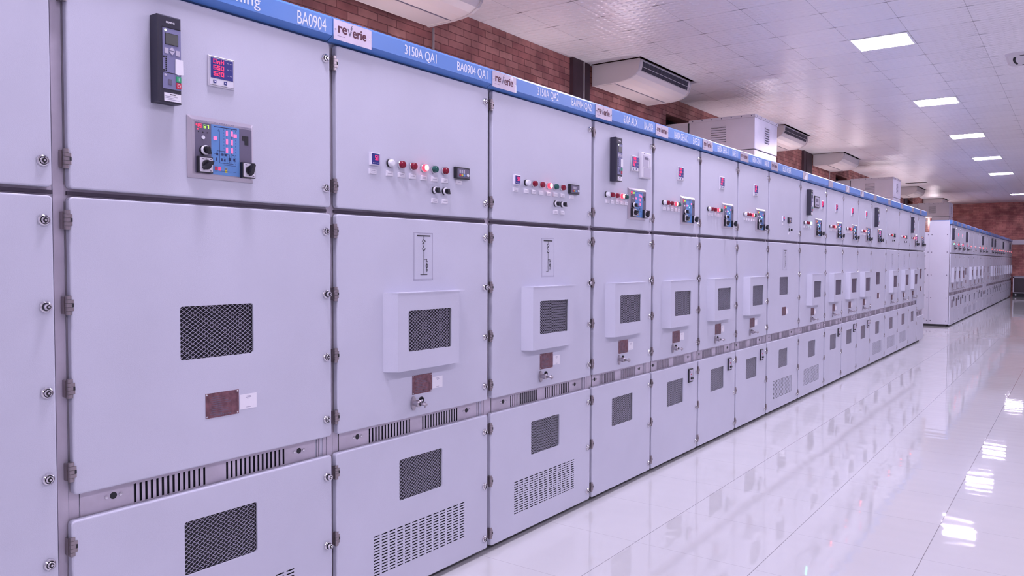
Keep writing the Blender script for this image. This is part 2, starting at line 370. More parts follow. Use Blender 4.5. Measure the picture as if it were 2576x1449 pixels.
def door_mesh(mb, y0, y1, z0, z1, wins=(), slots=()):
    """sheet-steel door in the y-z plane, front at x=0, folded rounded edge, real openings"""
    R, bv, T = .011, .005, -.022
    holes = list(wins)+list(slots)
    grid_plate(mb, y0+R, y1-R, z0+R, z1-R, holes, lambda y, z, d: (d, y, z), 'paint', 'paint', -.007)
    n = 4; prof = [(0, 0), (R-bv, 0)] + [(R-bv+bv*math.sin(a), -bv+bv*math.cos(a)) for a in (math.pi/6, math.pi/3, math.pi/2)] + [(R, T)]
    rings = []
    for rho, x in prof:
        ring = []
        for cy, cz, a0 in ((y1-R, z0+R, -90), (y1-R, z1-R, 0), (y0+R, z1-R, 90), (y0+R, z0+R, 180)):
            for k in range(n+1):
                a = math.radians(a0+90*k/n); ring.append((x, cy+rho*math.cos(a), cz+rho*math.sin(a)))
        rings.append(ring)
    for q, (ra, rb) in enumerate(zip(rings, rings[1:])):
        L = len(ra)
        for k in range(L):
            j = (k+1) % L
            pts = [ra[k], ra[j], rb[j], rb[k]]
            if q == 0 and ra[k] == ra[j]: pts = [ra[k], rb[j], rb[k]]
            mb.face([pts[0]] + pts[:0:-1], 'paint', 0 < q < 4)
    for (p, q, r, t) in wins:                      # rounded corners of the openings, and the dark inside
        c = .009
        for sy, sz, cy, cz in ((1, 1, p, r), (-1, 1, q, r), (-1, -1, q, t), (1, -1, p, t)):
            arc = [(cy+sy*c*(1-math.cos(a)), cz+sz*c*(1-math.sin(a))) for a in [math.pi/2*k/4 for k in range(5)]]
            pts = [(0, cy, cz)] + [(0, *w_) for w_ in arc]
            mb.face(pts if sy*sz < 0 else pts[::-1], 'paint')
            for w1, w2 in zip(arc, arc[1:]): mb.face([(0, *w1), (0, *w2), (-.007, *w2), (-.007, *w1)], 'paint')
        mb.box(-.0205, -.020, p-.01, q+.01, r-.01, t+.01, 'hole_dark')
    if slots:
        mb.box(-.0155, -.015, min(h[0] for h in slots)-.01, max(h[1] for h in slots)+.01, min(h[2] for h in slots)-.01, max(h[3] for h in slots)+.01, 'hole_dark')
def strands(mb, w_, h_):
    """expanded metal: two sets of slanting strands clipped to the opening"""
    py, pz, t = .0195, .0140, .0013
    for sg in (1, -1):
        n0 = -int(h_/pz)-2
        for n in range(n0, int(w_/py + h_/pz)+3):
            seg = []
            # z/pz = sg*(y/py) - sg*n   (mirrored for the second set)
            for y in (0, w_):
                z = (y/py-n)*pz if sg > 0 else (n-y/py)*pz
                if 0 <= z <= h_: seg.append((y, z))
            for z in (0, h_):
                y = (n+z/pz)*py if sg > 0 else (n-z/pz)*py
                if 0 < y < w_: seg.append((y, z))
            if len(seg) < 2: continue
            (ya, za), (yb, zb) = seg[0], seg[1]
            L = math.hypot(yb-ya, zb-za)
            if L < .004: continue
            ny, nz = -(zb-za)/L*t/2, (yb-ya)/L*t/2
            A = [(ya+ny, za+nz), (ya-ny, za-nz), (yb-ny, zb-nz), (yb+ny, zb+nz)]
            x = -.009
            mb.face([(x, *p) for p in A], 'strand')
            for p, q in ((A[0], A[3]), (A[1], A[2])): mb.face([(x, *p), (x, *q), (x-.0016, *q), (x-.0016, *p)], 'strand')

# ------------------------------------------------------------------ switchgear parts (local: x out of the front, y along the row)
def lock_fn(mb, turned=False):
    mb.lathe('x', (0, 0), [(.0155, 0), (.0165, .002), (.0150, .005), (.0118, .0075)], 'chrome', 20)
    mb.cyl('x', (0, 0), .0105, .005, .012, 'chrome', 16, .0092)
    mb.cyl('x', (0, 0), .0066, .0105, .0124, 'plinth_black', 14)
    mb.cyl('x', (0, 0), .0030, .0124, .0150, 'chrome', 10)
    mb.box(.0122, .0128, -.0012, .0012, -.0088, .0088, 'plinth_black')
def lock_long_fn(mb):
    mb.lathe('x', (0, 0), [(.0155, 0), (.0165, .002), (.0150, .005), (.0118, .0075)], 'chrome', 20)
    mb.cyl('x', (0, 0), .0090, .005, .022, 'chrome', 16)
    mb.cyl('x', (0, 0), .0062, .022, .0222, 'plinth_black', 14)
    mb.cyl('x', (0, 0), .0030, .022, .0245, 'chrome', 10)
def hinge_fn(mb):
    # knuckle hinge: five barrels on one pin, one leaf each side
    for k in range(5):
        z = -.027+k*.011
        o = .0105 if k in (1, 2, 3) else .004
        P = rrect(-.011, o, 0, .014, .004, 2)
        mb.prism([(p[1]-.006, p[0]) for p in P][::-1], 'z', z, z+.0102, 'hinge_metal', False)
    mb.box(-.022, -.004, -.013, -.010, -.024, .024, 'hinge_metal')
    mb.box(.0035, .0085, .0035, .0090, -.005, .0055, 'plinth_black')
def body_fn(w_, rear_h=2.06):
    def f(mb):
        mb.box(-.42, -.03, 0, w_, .045, 2.305, 'paint')
        mb.box(-1.43, -.42, 0, w_, .045, rear_h, 'paint')
        mb.box(-1.40, -.07, .002, w_-.002, 0, .045, 'plinth_black')
    return f
def post_fn(w_):
    def f(mb):
        mb.box(-.03, -.0265, .002, .030, .05, 2.21, 'frame_metal')
        mb.box(-.03, -.0285, .0325, .060, .05, 2.21, 'frame_metal')
        mb.box(-.03, -.0265, w_-.016, w_-.002, .05, 2.21, 'frame_metal')
        mb.box(-.03, -.026, .03, w_-.01, 1.572, 1.620, 'frame_metal'); mb.box(-.026, -.017, .036, w_-.002, 1.591, 1.601, 'gap_shade')  # last box: dark strip standing in for shade between upper and middle door
    return f
def vent_fn(w_, grp):
    """slotted strip between the middle and the lower door"""
    def f(mb):
        holes = []
        for g0, g1 in grp:
            n = 14; p = (g1-g0)/(n-.5)
            holes += [(g0+k*p, g0+k*p+p*.42, .6745, .7315) for k in range(n)]
        hy = (grp[0][0]-.062, grp[1][1]+.064)
        grid_plate(mb, .062, w_-.055, .625, .765, holes, lambda y, z, d: (-.0262+d, y, z), 'frame_metal', 'hole_dark', -.002)
        mb.face([(-.0285, .062, .625), (-.0285, w_-.055, .625), (-.0285, w_-.055, .765), (-.0285, .062, .765)], 'hole_dark')
        for y in hy:
            mb.cyl('x', (y, .711), .0105, -.0262, -.0255, 'plinth_black', 16)
            for s_ in (-1, 1): mb.lathe('x', (y+s_*.021, .711), [(.0062, -.0262), (.0052, -.0235), (.0025, -.0225), (0, -.0222)], 'chrome', 12)
        for y in (w_-.046, w_-.036): mb.box(-.0285, -.0262, y, y+.006, .60, .765, 'frame_metal')
        for k in range(6): mb.lathe('x', (grp[0][0]+(grp[1][1]-grp[0][0])*k/5, .681 if False else .6685), [(.0045, -.0262), (.004, -.0215), (0, -.0205)], 'chrome', 10)
    return f
def header_fn(w_):
    def f(mb):
        P = [(-.03, 2.226), (-.010, 2.226), (.020, 2.242), (.020, 2.303), (.014, 2.312), (-.40, 2.312), (-.40, 2.305), (-.03, 2.305)]
        mb.prism(P, 'y', .0015, w_-.0015, 'blue')
        for y in (.08, w_*.5, w_-.08):
            mb.lathe('z', (-.06, y), [(.012, 2.312), (.011, 2.320), (.004, 2.324), (0, 2.325)], 'chrome', 10)
    return f
def brand_fn(torn):
    def f(mb):
        mb.box(.020, .0216, .004, .196, 2.231, 2.3045, 'brand_steel')
        if torn == 3:                                          # torn plate: white patches paint in scratchy reflections and torn residue
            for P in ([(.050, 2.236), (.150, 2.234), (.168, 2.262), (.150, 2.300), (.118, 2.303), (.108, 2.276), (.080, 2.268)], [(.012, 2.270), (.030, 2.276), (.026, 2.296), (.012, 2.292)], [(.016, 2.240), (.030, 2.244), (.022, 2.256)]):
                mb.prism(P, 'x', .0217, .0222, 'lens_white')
        if torn >= 2:
            return
        add_text(mb, 're', .026, .070, 2.258, 2.284, .0217, 'maroon_ink', True)
        add_text(mb, 'erie', .098, .168, 2.255, 2.290, .0217, 'maroon_ink', True)
        # the v is a tick with a lightning flash for its right arm
        mb.prism([(.072, 2.283), (.077, 2.283), (.0835, 2.264), (.0895, 2.283), (.0855, 2.2835), (.094, 2.298), (.0975, 2.298), (.0935, 2.290), (.0985, 2.290), (.0905, 2.276), (.0935, 2.276), (.084, 2.255)][::-1], 'x', .0217, .0222, 'grey_ink')
        for y in (.013, .187): mb.lathe('x', (y, 2.268), [(.004, .0216), (.003, .0235), (0, .024)], 'chrome', 10)
        mb.box(.0216, .0219, .022, .060, 2.246, 2.2475, 'grey_ink')
        if torn == 1:
            mb.prism([(.150, 2.3045), (.168, 2.3045), (.163, 2.284), (.156, 2.286)], 'x', .0217, .0221, 'lens_white')
            mb.box(.0216, .0222, .191, .196, 2.231, 2.268, 'lens_white')
    return f
def relay_fn(mb):
    """upright feeder relay: dark case, blue-grey face, screen, keys, status lamps"""
    w_, z0, z1, d = .076, 1.884, 2.144, .043
    mb.bbox(0, d, 0, w_, z0, z1, 'relay_case', .004)
    mb.box(d, d+.0012, .014, w_-.003, 1.925, 2.106, 'relay_face')
    mb.box(d, d+.0022, .014, w_-.003, 2.107, 2.1085, 'black_plastic')
    mb.box(d+.0012, d+.0018, .014, w_-.003, 1.972, 1.974, 'black_plastic')
    add_text(mb, 'SIEMENS', .026, .054, 2.121, 2.1265, d+.0002, 'paper', True)
    mb.box(d+.0012, d+.0024, .022, .064, 2.057, 2.091, 'black_plastic')
    for yy, zz in ((.019, 2.036), (.055, 2.034)): mb.box(d+.0012, d+.0032, yy, yy+.013, zz-.006, zz+.010, 'button_grey')
    mb.prism([(.034, 2.0405), (.053, 2.0405), (.0435, 2.052)], 'x', d+.0012, d+.0032, 'button_grey')
    mb.prism([(.034, 2.0385), (.0435, 2.027), (.053, 2.0385)], 'x', d+.0012, d+.0032, 'button_grey')
    for k in range(8): mb.cyl('x', (.0245, 2.0195-k*.0058), .0021, d+.0012, d+.0024, 'black_plastic', 10)
    for zz in (2.0195, 1.979): mb.box(d+.0012, d+.0018, .0145, .0195, zz-.002, zz+.002, 'black_plastic')
    mb.cyl('x', (.0235, 2.099), .0032, d+.0012, d+.0024, 'led_yellow', 12)
    mb.box(d+.0012, d+.003, .031, .042, 1.938, 1.954, 'mimic_grey')
    mb.lathe('x', (.022, 1.965), [(.004, d+.0012), (.003, d+.003), (0, d+.0034)], 'button_grey', 12)
def relay_screen_fn(mb): mb.box(.0454, .0458, .0235, .0625, 2.0585, 2.0895, 'lcd')
def relay_paper_fn(mb):
    mb.prism([(.0535, 1.9735), (.062, 1.971), (.0795, 1.974), (.0785, 2.018), (.054, 2.018)], 'x', .0446, .0462, 'paper')
def relay_tag_fn(mb):
    mb.box(.043, .0436, .018, .0725, 1.8885, 1.913, 'paper')
    add_text(mb, 'SIEMENS', .036, .054, 1.9075, 1.9105, .0437, 'ink_black', True)
    for k, L in enumerate((.040, .032, .046)): mb.box(.0436, .0438, .021, .021+L, 1.902-k*.0045, 1.9034-k*.0045, 'line_grey')
def relay_keys_fn(mb):
    mb.box(.0442, .0468, .0565, .0720, 1.949, 1.966, 'green_button'); mb.box(.0442, .0468, .0565, .0720, 1.930, 1.947, 'red_button')
    mb.box(.0468, .0470, .0637, .0648, 1.953, 1.962, 'paper')
    for k in range(12):
        a = k*math.pi/6; mb.box(.0468, .0470, .0643+.0045*math.cos(a)-.0008, .0643+.0045*math.cos(a)+.0008, 1.9385+.0045*math.sin(a)-.0008, 1.9385+.0045*math.sin(a)+.0008, 'paper')
def meter_fn(mb):
    """96 mm panel meter"""
    mb.bbox(0, .008, 0, .096, 1.970, 2.067, 'white_plastic', .003)
    for a in ((.004, .092, 2.0625, 2.0635), (.004, .092, 1.9735, 1.9745), (.0035, .0045, 1.9735, 2.0635), (.0915, .0925, 1.9735, 2.0635)): mb.box(.008, .0083, *a, 'ink_black')
    mb.box(.008, .0088, .007, .089, 1.996, 2.060, 'display_blue')
    for yy, up_ in ((.021, False), (.060, True)):
        mb.box(.008, .0100, yy-.005, yy+.005, 1.980, 1.990, 'display_blue')
        mb.prism([(yy-.003, 1.983 if up_ else 1.987), (yy+.003, 1.983 if up_ else 1.987), (yy, 1.988 if up_ else 1.982)][::(1 if up_ else -1)], 'x', .0100, .0103, 'paper')
    for k in range(3):
        for yy, L in ((.066, .006), (.077, .009)): mb.box(.0088, .0090, yy, yy+L, 2.050-k*.020, 2.0513-k*.020, 'button_grey')
def meter_digits_fn(rows):
    def f(mb):
        for r, txt in enumerate(rows):
            for k, ch in enumerate(txt): seven(mb, ch, .017+k*.0138, 2.0435-r*.0195, .0096, .0135, .0088, 'led_red')
    return f
def knob_fn(r):
    def f(mb):
        mb.lathe('x', (0, 0), [(r*1.05, 0), (r*1.05, .006), (r, .008)], 'black_plastic', 20)
        mb.lathe('x', (0, 0), [(r*1.0, .006), (r*1.0, .013), (r*.86, .0155), (r*.74, .0155), (r*.70, .012)], 'lens_white', 24)
        mb.cyl('x', (0, 0), r*.72, .010, .018, 'black_plastic', 20, r*.66)
        mb.prism([(-r*.28, -r*.70), (r*.62, -r*.86), (r*.28, r*.66), (-r*.62, r*.60)], 'x', .016, .030, 'black_plastic')
    return f
def cam_switch_fn(ang):
    def f(mb):
        """square rotary switch: black base, pale plate, pointer handle"""
        mb.bbox(0, .014, -.0255, .0255, -.0255, .0255, 'black_plastic', .002)
        mb.prism(rrect(-.0225, .0225, -.0225, .0225, .003, 2), 'x', .014, .0150, 'white_plastic')
        mb.cyl('x', (0, 0), .0150, .015, .022, 'black_plastic', 22)
        c, s_ = math.cos(ang), math.sin(ang)
        P = [(-.005, -.021), (.005, -.021), (.0065, .010), (0, .020), (-.0065, .010)]
        mb.prism([(p[0]*c-p[1]*s_, p[0]*s_+p[1]*c) for p in P], 'x', .020, .036, 'black_plastic')
        for yy, zz in ((-.016, .0165), (.013, .0165), (.012, -.020)): mb.box(.015, .0152, yy, yy+.007, zz, zz+.0028, 'mimic_grey')
        mb.box(.015, .0152, -.0005, .0010, .0165, .0205, 'mimic_grey')
    return f
MW, MH, MZ = .242, .196, 1.670
def UV(u, v): return (u*MW, MZ+MH*(1-v))
def mimic_fn(mb):
    """status panel: bevelled metal frame, grey side strips and a blue one-line diagram"""
    o = rrect(0, MW, MZ, MZ+MH, .003, 2); i = rrect(.012, MW-.012, MZ+.012, MZ+MH-.012, .002, 2)
    for ra, xa, rb, xb in ((o, 0, o, .003), (o, .003, i, .011)):
        for k in range(len(o)):
            j = (k+1) % len(o); mb.face([(xa, *ra[k]), (xa, *ra[j]), (xb, *rb[j]), (xb, *rb[k])], 'mimic_frame')
    mb.face([(.011, *p) for p in i], 'mimic_frame')
    def rect(u0, v0, u1, v1, mat, x0=.011, x1=.0118):
        a = UV(u0, v1); b_ = UV(u1, v0); mb.box(x0, x1, a[0], b_[0], a[1], b_[1], mat)
    rect(.09, .104, .322, .92, 'mimic_grey'); rect(.327, .104, .757, .92, 'mimic_blue'); rect(.76, .104, .955, .92, 'mimic_grey')
    rect(.075, .088, .955, .092, 'line_grey')
    for k in range(9): rect(.38+k*.035, .066, .398+k*.035, .080, 'line_grey')
    for k in range(10): rect(.77+k*.018, .070, .780+k*.018, .082, 'line_grey')
    for k in range(6): rect(.11+k*.028, .070, .128+k*.028, .080, 'line_grey')
    L = 'mimic_line'; X = .0118, .0121
    def ln(u0, v0, u1, v1): rect(u0, v0, u1, v1, L, *X)
    ln(.37, .128, .72, .140); ln(.447, .19, .453, .72); ln(.447, .715, .66, .722); ln(.558, .13, .564, .72); ln(.636, .13, .642, .72)
    ln(.41, .52, .53, .526); ln(.41, .52, .416, .56); ln(.47, .52, .476, .60); ln(.524, .52, .530, .60); ln(.37, .575, .42, .581)
    for u in (.40, .48, .525): ln(u, .56, u+.03, .60); ln(u-.005, .64, u+.015, .69)
    ln(.56, .565, .60, .571); ln(.60, .565, .606, .70); ln(.585, .62, .62, .67); ln(.64, .57, .675, .576); ln(.672, .57, .678, .70); ln(.66, .62, .69, .67)
    for k in range(12): ln(.515, .16+k*.05, .519, .18+k*.05); ln(.695, .16+k*.05, .699, .18+k*.05)
    ln(.515, .745, .70, .750); ln(.45, .85, .63, .855); ln(.66, .85, .70, .855)
    rect(.355, .755, .41, .760, 'line_grey', *X)
    rect(.525, .79, .565, .875, 'yellow', *X); rect(.533, .80, .557, .825, 'mimic_grey', .0121, .0123)
    mb.lathe('x', UV(.44, .19), [(.0030, .0118), (.0030, .0122), (.0018, .0122)], L, 12)
    mb.cyl('x', UV(.205, .34), .0058, .0118, .0150, 'lens_white', 16)
    for u in (.14, .205, .27): mb.cyl('x', UV(u, .255), .0020, .0118, .0124, 'black_plastic', 10)
    rect(.80, .22, .89, .30, 'black_plastic', .0118, .0125); rect(.84, .22, .90, .37, 'black_plastic', .0118, .0126)
def led_bar_fn(w_, h_, mat): return lambda mb: mb.box(0, .0012, -w_/2, w_/2, -h_/2, h_/2, mat)
def status_lights(mm, closed, far):
    """each small lit window of the panel"""
    L = [(.36, .295, .045, .055, 'led_pink'), (.668, .215, .045, .055, 'led_pink')]
    if not far: L += [(.43, .79, .033, .055, 'led_red'), (.375, .785, .04, .06, 'red_button')]
    if closed: L += [(u, v, .026, .085, 'led_pink') for v in (.175, .315, .455) for u in (.548, .626)]
    else: L += [(.44, .30, .03, .04, 'lamp_green_lit'), (.55, .36, .03, .04, 'lamp_green_lit')]
    for u, v, du, dv, m_ in L:
        y, z = UV(u+du/2, v+dv/2); part('status_light', ('led', du, dv, m_), led_bar_fn(du*MW, dv*MH, m_), mm, (.0119, y, z))
def mimic_digits_fn(mb):
    for k, ch in enumerate('45'): seven(mb, ch, UV(.105+k*.045, 0)[0], UV(0, .185)[1], .0080, .0115, .0118, 'led_red')
    for k, ch in enumerate('67'): seven(mb, ch, UV(.218+k*.045, 0)[0], UV(0, .185)[1], .0070, .0105, .0118, 'led_green')
    mb.cyl('x', UV(.13, .215), .0022, .0118, .0124, 'led_red', 10)
def bezel_fn(mb):
    mb.lathe('x', (0, 0), [(.0165, 0), (.0165, .006), (.0150, .008)], 'chrome', 22)
def lens_fn(mat, core=None):
    def f(mb):
        mb.lathe('x', (0, 0), [(.0145, .006), (.0150, .012), (.0140, .021), (.0125, .023)], mat, 22)
        mb.lathe('x', (0, 0), [(.0125, .023), (.008, .0242), (0, .0245)], core or mat, 22)
        if mat == 'lens_white': mb.lathe('x', (0, 0), [(.0165, 0), (.0168, .006), (.0150, .008)], 'black_plastic', 22)
    return f
def tag_fn(lines):
    def f(mb):
        mb.bbox(0, .006, -.0205, .0205, -.0105, .0105, 'white_plastic', .0022)
        for k, (z, L) in enumerate(lines): mb.box(.006, .0062, -L/2, L/2, z-.0008, z+.0008, 'line_grey')
    return f
def small_meter_fn(mb):
    mb.bbox(0, .012, -.025, .025, -.024, .024, 'white_plastic', .002); mb.box(.012, .0126, -.021, .021, -.021, .021, 'display_blue')
    for k in range(3): mb.box(.0126, .0128, -.015+k*.011, -.008+k*.011, -.016, -.014, 'button_grey')
def small_digits_fn(mb):
    for k, ch in enumerate('51'): seven(mb, ch, -.003+k*.0085, -.004, .0070, .0180, .0126, 'led_red')
def counter_fn(mb):
    mb.bbox(0, .016, -.048, .048, -.026, .026, 'black_plastic', .002); mb.box(.016, .0166, -.040, .042, -.021, .020, 'mimic_grey')
    for k, c in enumerate(('red_button', 'yellow', 'mimic_blue')):
        mb.cyl('x', (-.022+k*.014, -.010), .0050, .0166, .0200, c, 14); mb.box(.0166, .0170, -.026+k*.014, -.017+k*.014, -.001, .014, 'button_grey')
    mb.cyl('x', (.031, -.008), .0060, .0166, .0215, 'lens_white', 14)
def diagram_fn(kind):
    def f(mb):
        """one-line symbol printed inside a thin border"""
        K = 'ink_black'; X = (.0005, .0010)
        def r(y0, y1, z0, z1, m_=K): mb.box(*X, y0, y1, z0, z1, m_)
        W_, z0, z1 = .122, 1.325, 1.528
        for a in ((0, W_, z1-.0012, z1), (0, W_, z0, z0+.0012), (0, .0012, z0, z1), (W_-.0012, W_, z0, z1), (.006, .0068, z0+.004, z1), (0, W_, z0+.005, z0+.0058)): mb.box(0, .0005, *a, 'line_grey')
        c = .064
        r(c-.042, c+.042, 1.5125, 1.5180); r(c-.0010, c+.0010, 1.498, 1.5125)
        for sg, zc in ((1, 1.490), (-1, 1.462)):
            for k in range(8):
                a = math.pi*(k+.5)/8; yy = c+.0085*math.cos(a); zz = zc+sg*.0085*math.sin(a); r(yy-.0020, yy+.0020, zz-.0016, zz+.0016)
        r(c-.003, c+.003, 1.480, 1.488)
        mb.prism([(c-.010, 1.484), (c-.007, 1.484), (c+.0015, 1.464), (c-.0015, 1.464)][::-1], 'x', *X, K)
        zb = 1.350 if kind else 1.355
        r(c-.0012, c+.0012, zb, 1.455)
        if kind: r(c-.022, c+.022, 1.348, 1.3505)
        else: r(c-.018, c+.0012, zb-.002, zb)
        r(c, c+.020, 1.414, 1.4165); r(c+.018, c+.020, 1.406, 1.4165); r(c+.013, c+.025, 1.4045, 1.4065); r(c+.013, c+.025, 1.398, 1.400)
        r(c+.018, c+.020, 1.372, 1.400); r(c+.013, c+.025, 1.370, 1.372); r(c+.014, c+.024, 1.3655, 1.3675); r(c+.016, c+.022, 1.361, 1.363)
        mb.lathe('x', (c+.019, 1.386), [(.0075, .0005), (.0075, .0011), (.0050, .0011)], K, 14)
    return f
def nameplate_fn(mb):
    mb.box(0, .0012, 0, .124, .840, .921, 'nameplate_brown')
    for y in (.005, .119):
        for z in (.845, .916): mb.lathe('x', (y, z), [(.003, .0012), (.002, .0026), (0, .0028)], 'chrome', 10)
    for k in range(9): mb.box(.0012, .0014, .015+.004*(k % 3), .060+.045*((k*7) % 4)/4, .852+k*.0068, .8535+k*.0068, 'grey_ink')
    for k in range(10): mb.box(.0012, .0014, .030+k*.0065, .034+k*.0065, .846, .8495, 'grey_ink')
def sticker_fn(mb):
    mb.box(0, .0006, 0, .066, .851, .901, 'paper')
    for z, L in ((.893, .018), (.889, .022), (.885, .010), (.856, .018)): mb.box(.0006, .0008, .033-L/2, .033+L/2, z, z+.0014, 'line_grey')
def latch_fn(mb):
    """turn handle: oval flange, round barrel and a cross pin, keyhole beside it"""
    P = [(.015*math.cos(a), .030*math.sin(a)-.002) for a in [2*math.pi*k/20 for k in range(20)]]
    mb.prism(P, 'x', 0, .007, 'latch_metal'); mb.lathe('x', (0, 0), [(.0105, .007), (.0105, .020), (.0145, .022), (.0145, .038), (.008, .043)], 'latch_metal', 18)
    mb.cyl('x', (0, 0), .0062, .036, .078, 'latch_metal', 14); mb.box(.067, .072, -.0025, .0025, -.012, .012, 'latch_metal')
def keyhole_fn(mb):
    mb.lathe('x', (0, 0), [(.0155, 0), (.0155, .003), (.012, .003)], 'plinth_black', 20); mb.cyl('x', (0, 0), .0125, .0005, .0012, 'hole_dark', 18)
    mb.cyl('x', (0, 0), .0045, .0012, .005, 'chrome', 12)
HX = .050
def hood_fn(c):
    """raised window box with splayed sides; c = centre of the opening"""
    def f(mb):
        b0, b1, f0, f1, z0, z1 = c-.232, c+.232, c-.200, c+.188, .956, 1.274
        wn_ = (c-.136, c+.136, 1.033, 1.203)
        grid_plate(mb, f0, f1, z0, z1, [wn_], lambda y, z, d: (HX+d, y, z), 'paint', 'paint', -.007)
        mb.face([(0, b0, z0), (0, b0, z1), (HX, f0, z1), (HX, f0, z0)][::-1], 'paint'); mb.face([(0, b1, z0), (0, b1, z1), (HX, f1, z1), (HX, f1, z0)], 'paint')
        mb.face([(0, b0, z0), (HX, f0, z0), (HX, f1, z0), (0, b1, z0)][::-1], 'paint')
        mb.prism([(0, b0), (HX+.002, f0), (HX+.002, f1+.04), (0, b1+.01)], 'z', z1, z1+.004, 'paint')
        for sy, sz, cy, cz in ((1, 1, wn_[0], wn_[2]), (-1, 1, wn_[1], wn_[2]), (-1, -1, wn_[1], wn_[3]), (1, -1, wn_[0], wn_[3])):
            arc = [(cy+sy*.009*(1-math.cos(a)), cz+sz*.009*(1-math.sin(a))) for a in [math.pi/2*k/4 for k in range(5)]]
            pts = [(HX, cy, cz)] + [(HX, *w_) for w_ in arc]; mb.face(pts if sy*sz < 0 else pts[::-1], 'paint')
        mb.box(HX-.0205, HX-.020, wn_[0]-.01, wn_[1]+.01, wn_[2]-.01, wn_[3]+.01, 'hole_dark')
    return f
def pane_fn(w_, h_): return lambda mb: mb.box(-.0062, -.0050, 0, w_, 0, h_, 'pane_glass')
def low_meter_fn(mb):
    mb.bbox(0, .010, 0, .074, .531, .630, 'black_plastic', .002); mb.box(.010, .0106, .008, .066, .540, .622, 'button_grey')
    mb.cyl('x', (.033, .590), .0045, .0106, .0130, 'red_button', 12); mb.box(.0106, .020, .028, .060, .553, .566, 'black_plastic'); mb.box(.0106, .0110, .014, .030, .60, .615, 'line_grey')
def kwh_fn(mb):
    mb.bbox(0, .020, 0, .140, 1.938, 2.100, 'white_plastic', .005); mb.box(.020, .0206, .040, .100, 2.052, 2.070, 'mimic_grey')
    mb.box(.020, .0212, .022, .095, 2.008, 2.080, 'button_grey'); mb.box(.0212, .0216, .040, .086, 2.055, 2.070, 'mimic_grey')
    mb.box(.020, .0212, .030, .130, 1.945, 2.002, 'button_grey'); mb.box(.0206, .0216, .110, .128, 2.012, 2.068, 'lens_white'); mb.box(.020, .021, .035, .045, 2.090, 2.094, 'mimic_grey')
def square_meter_fn(mb):
    mb.bbox(0, .010, 0, .19, 1.975, 2.100, 'black_plastic', .003); mb.box(.010, .0106, .018, .172, 1.987, 2.088, 'button_grey')
    mb.box(.0106, .0110, .05, .14, 2.035, 2.075, 'mimic_grey')
    for k in range(4): mb.box(.0106, .0120, .04+k*.032, .058+k*.032, 2.0, 2.012, 'mimic_grey')

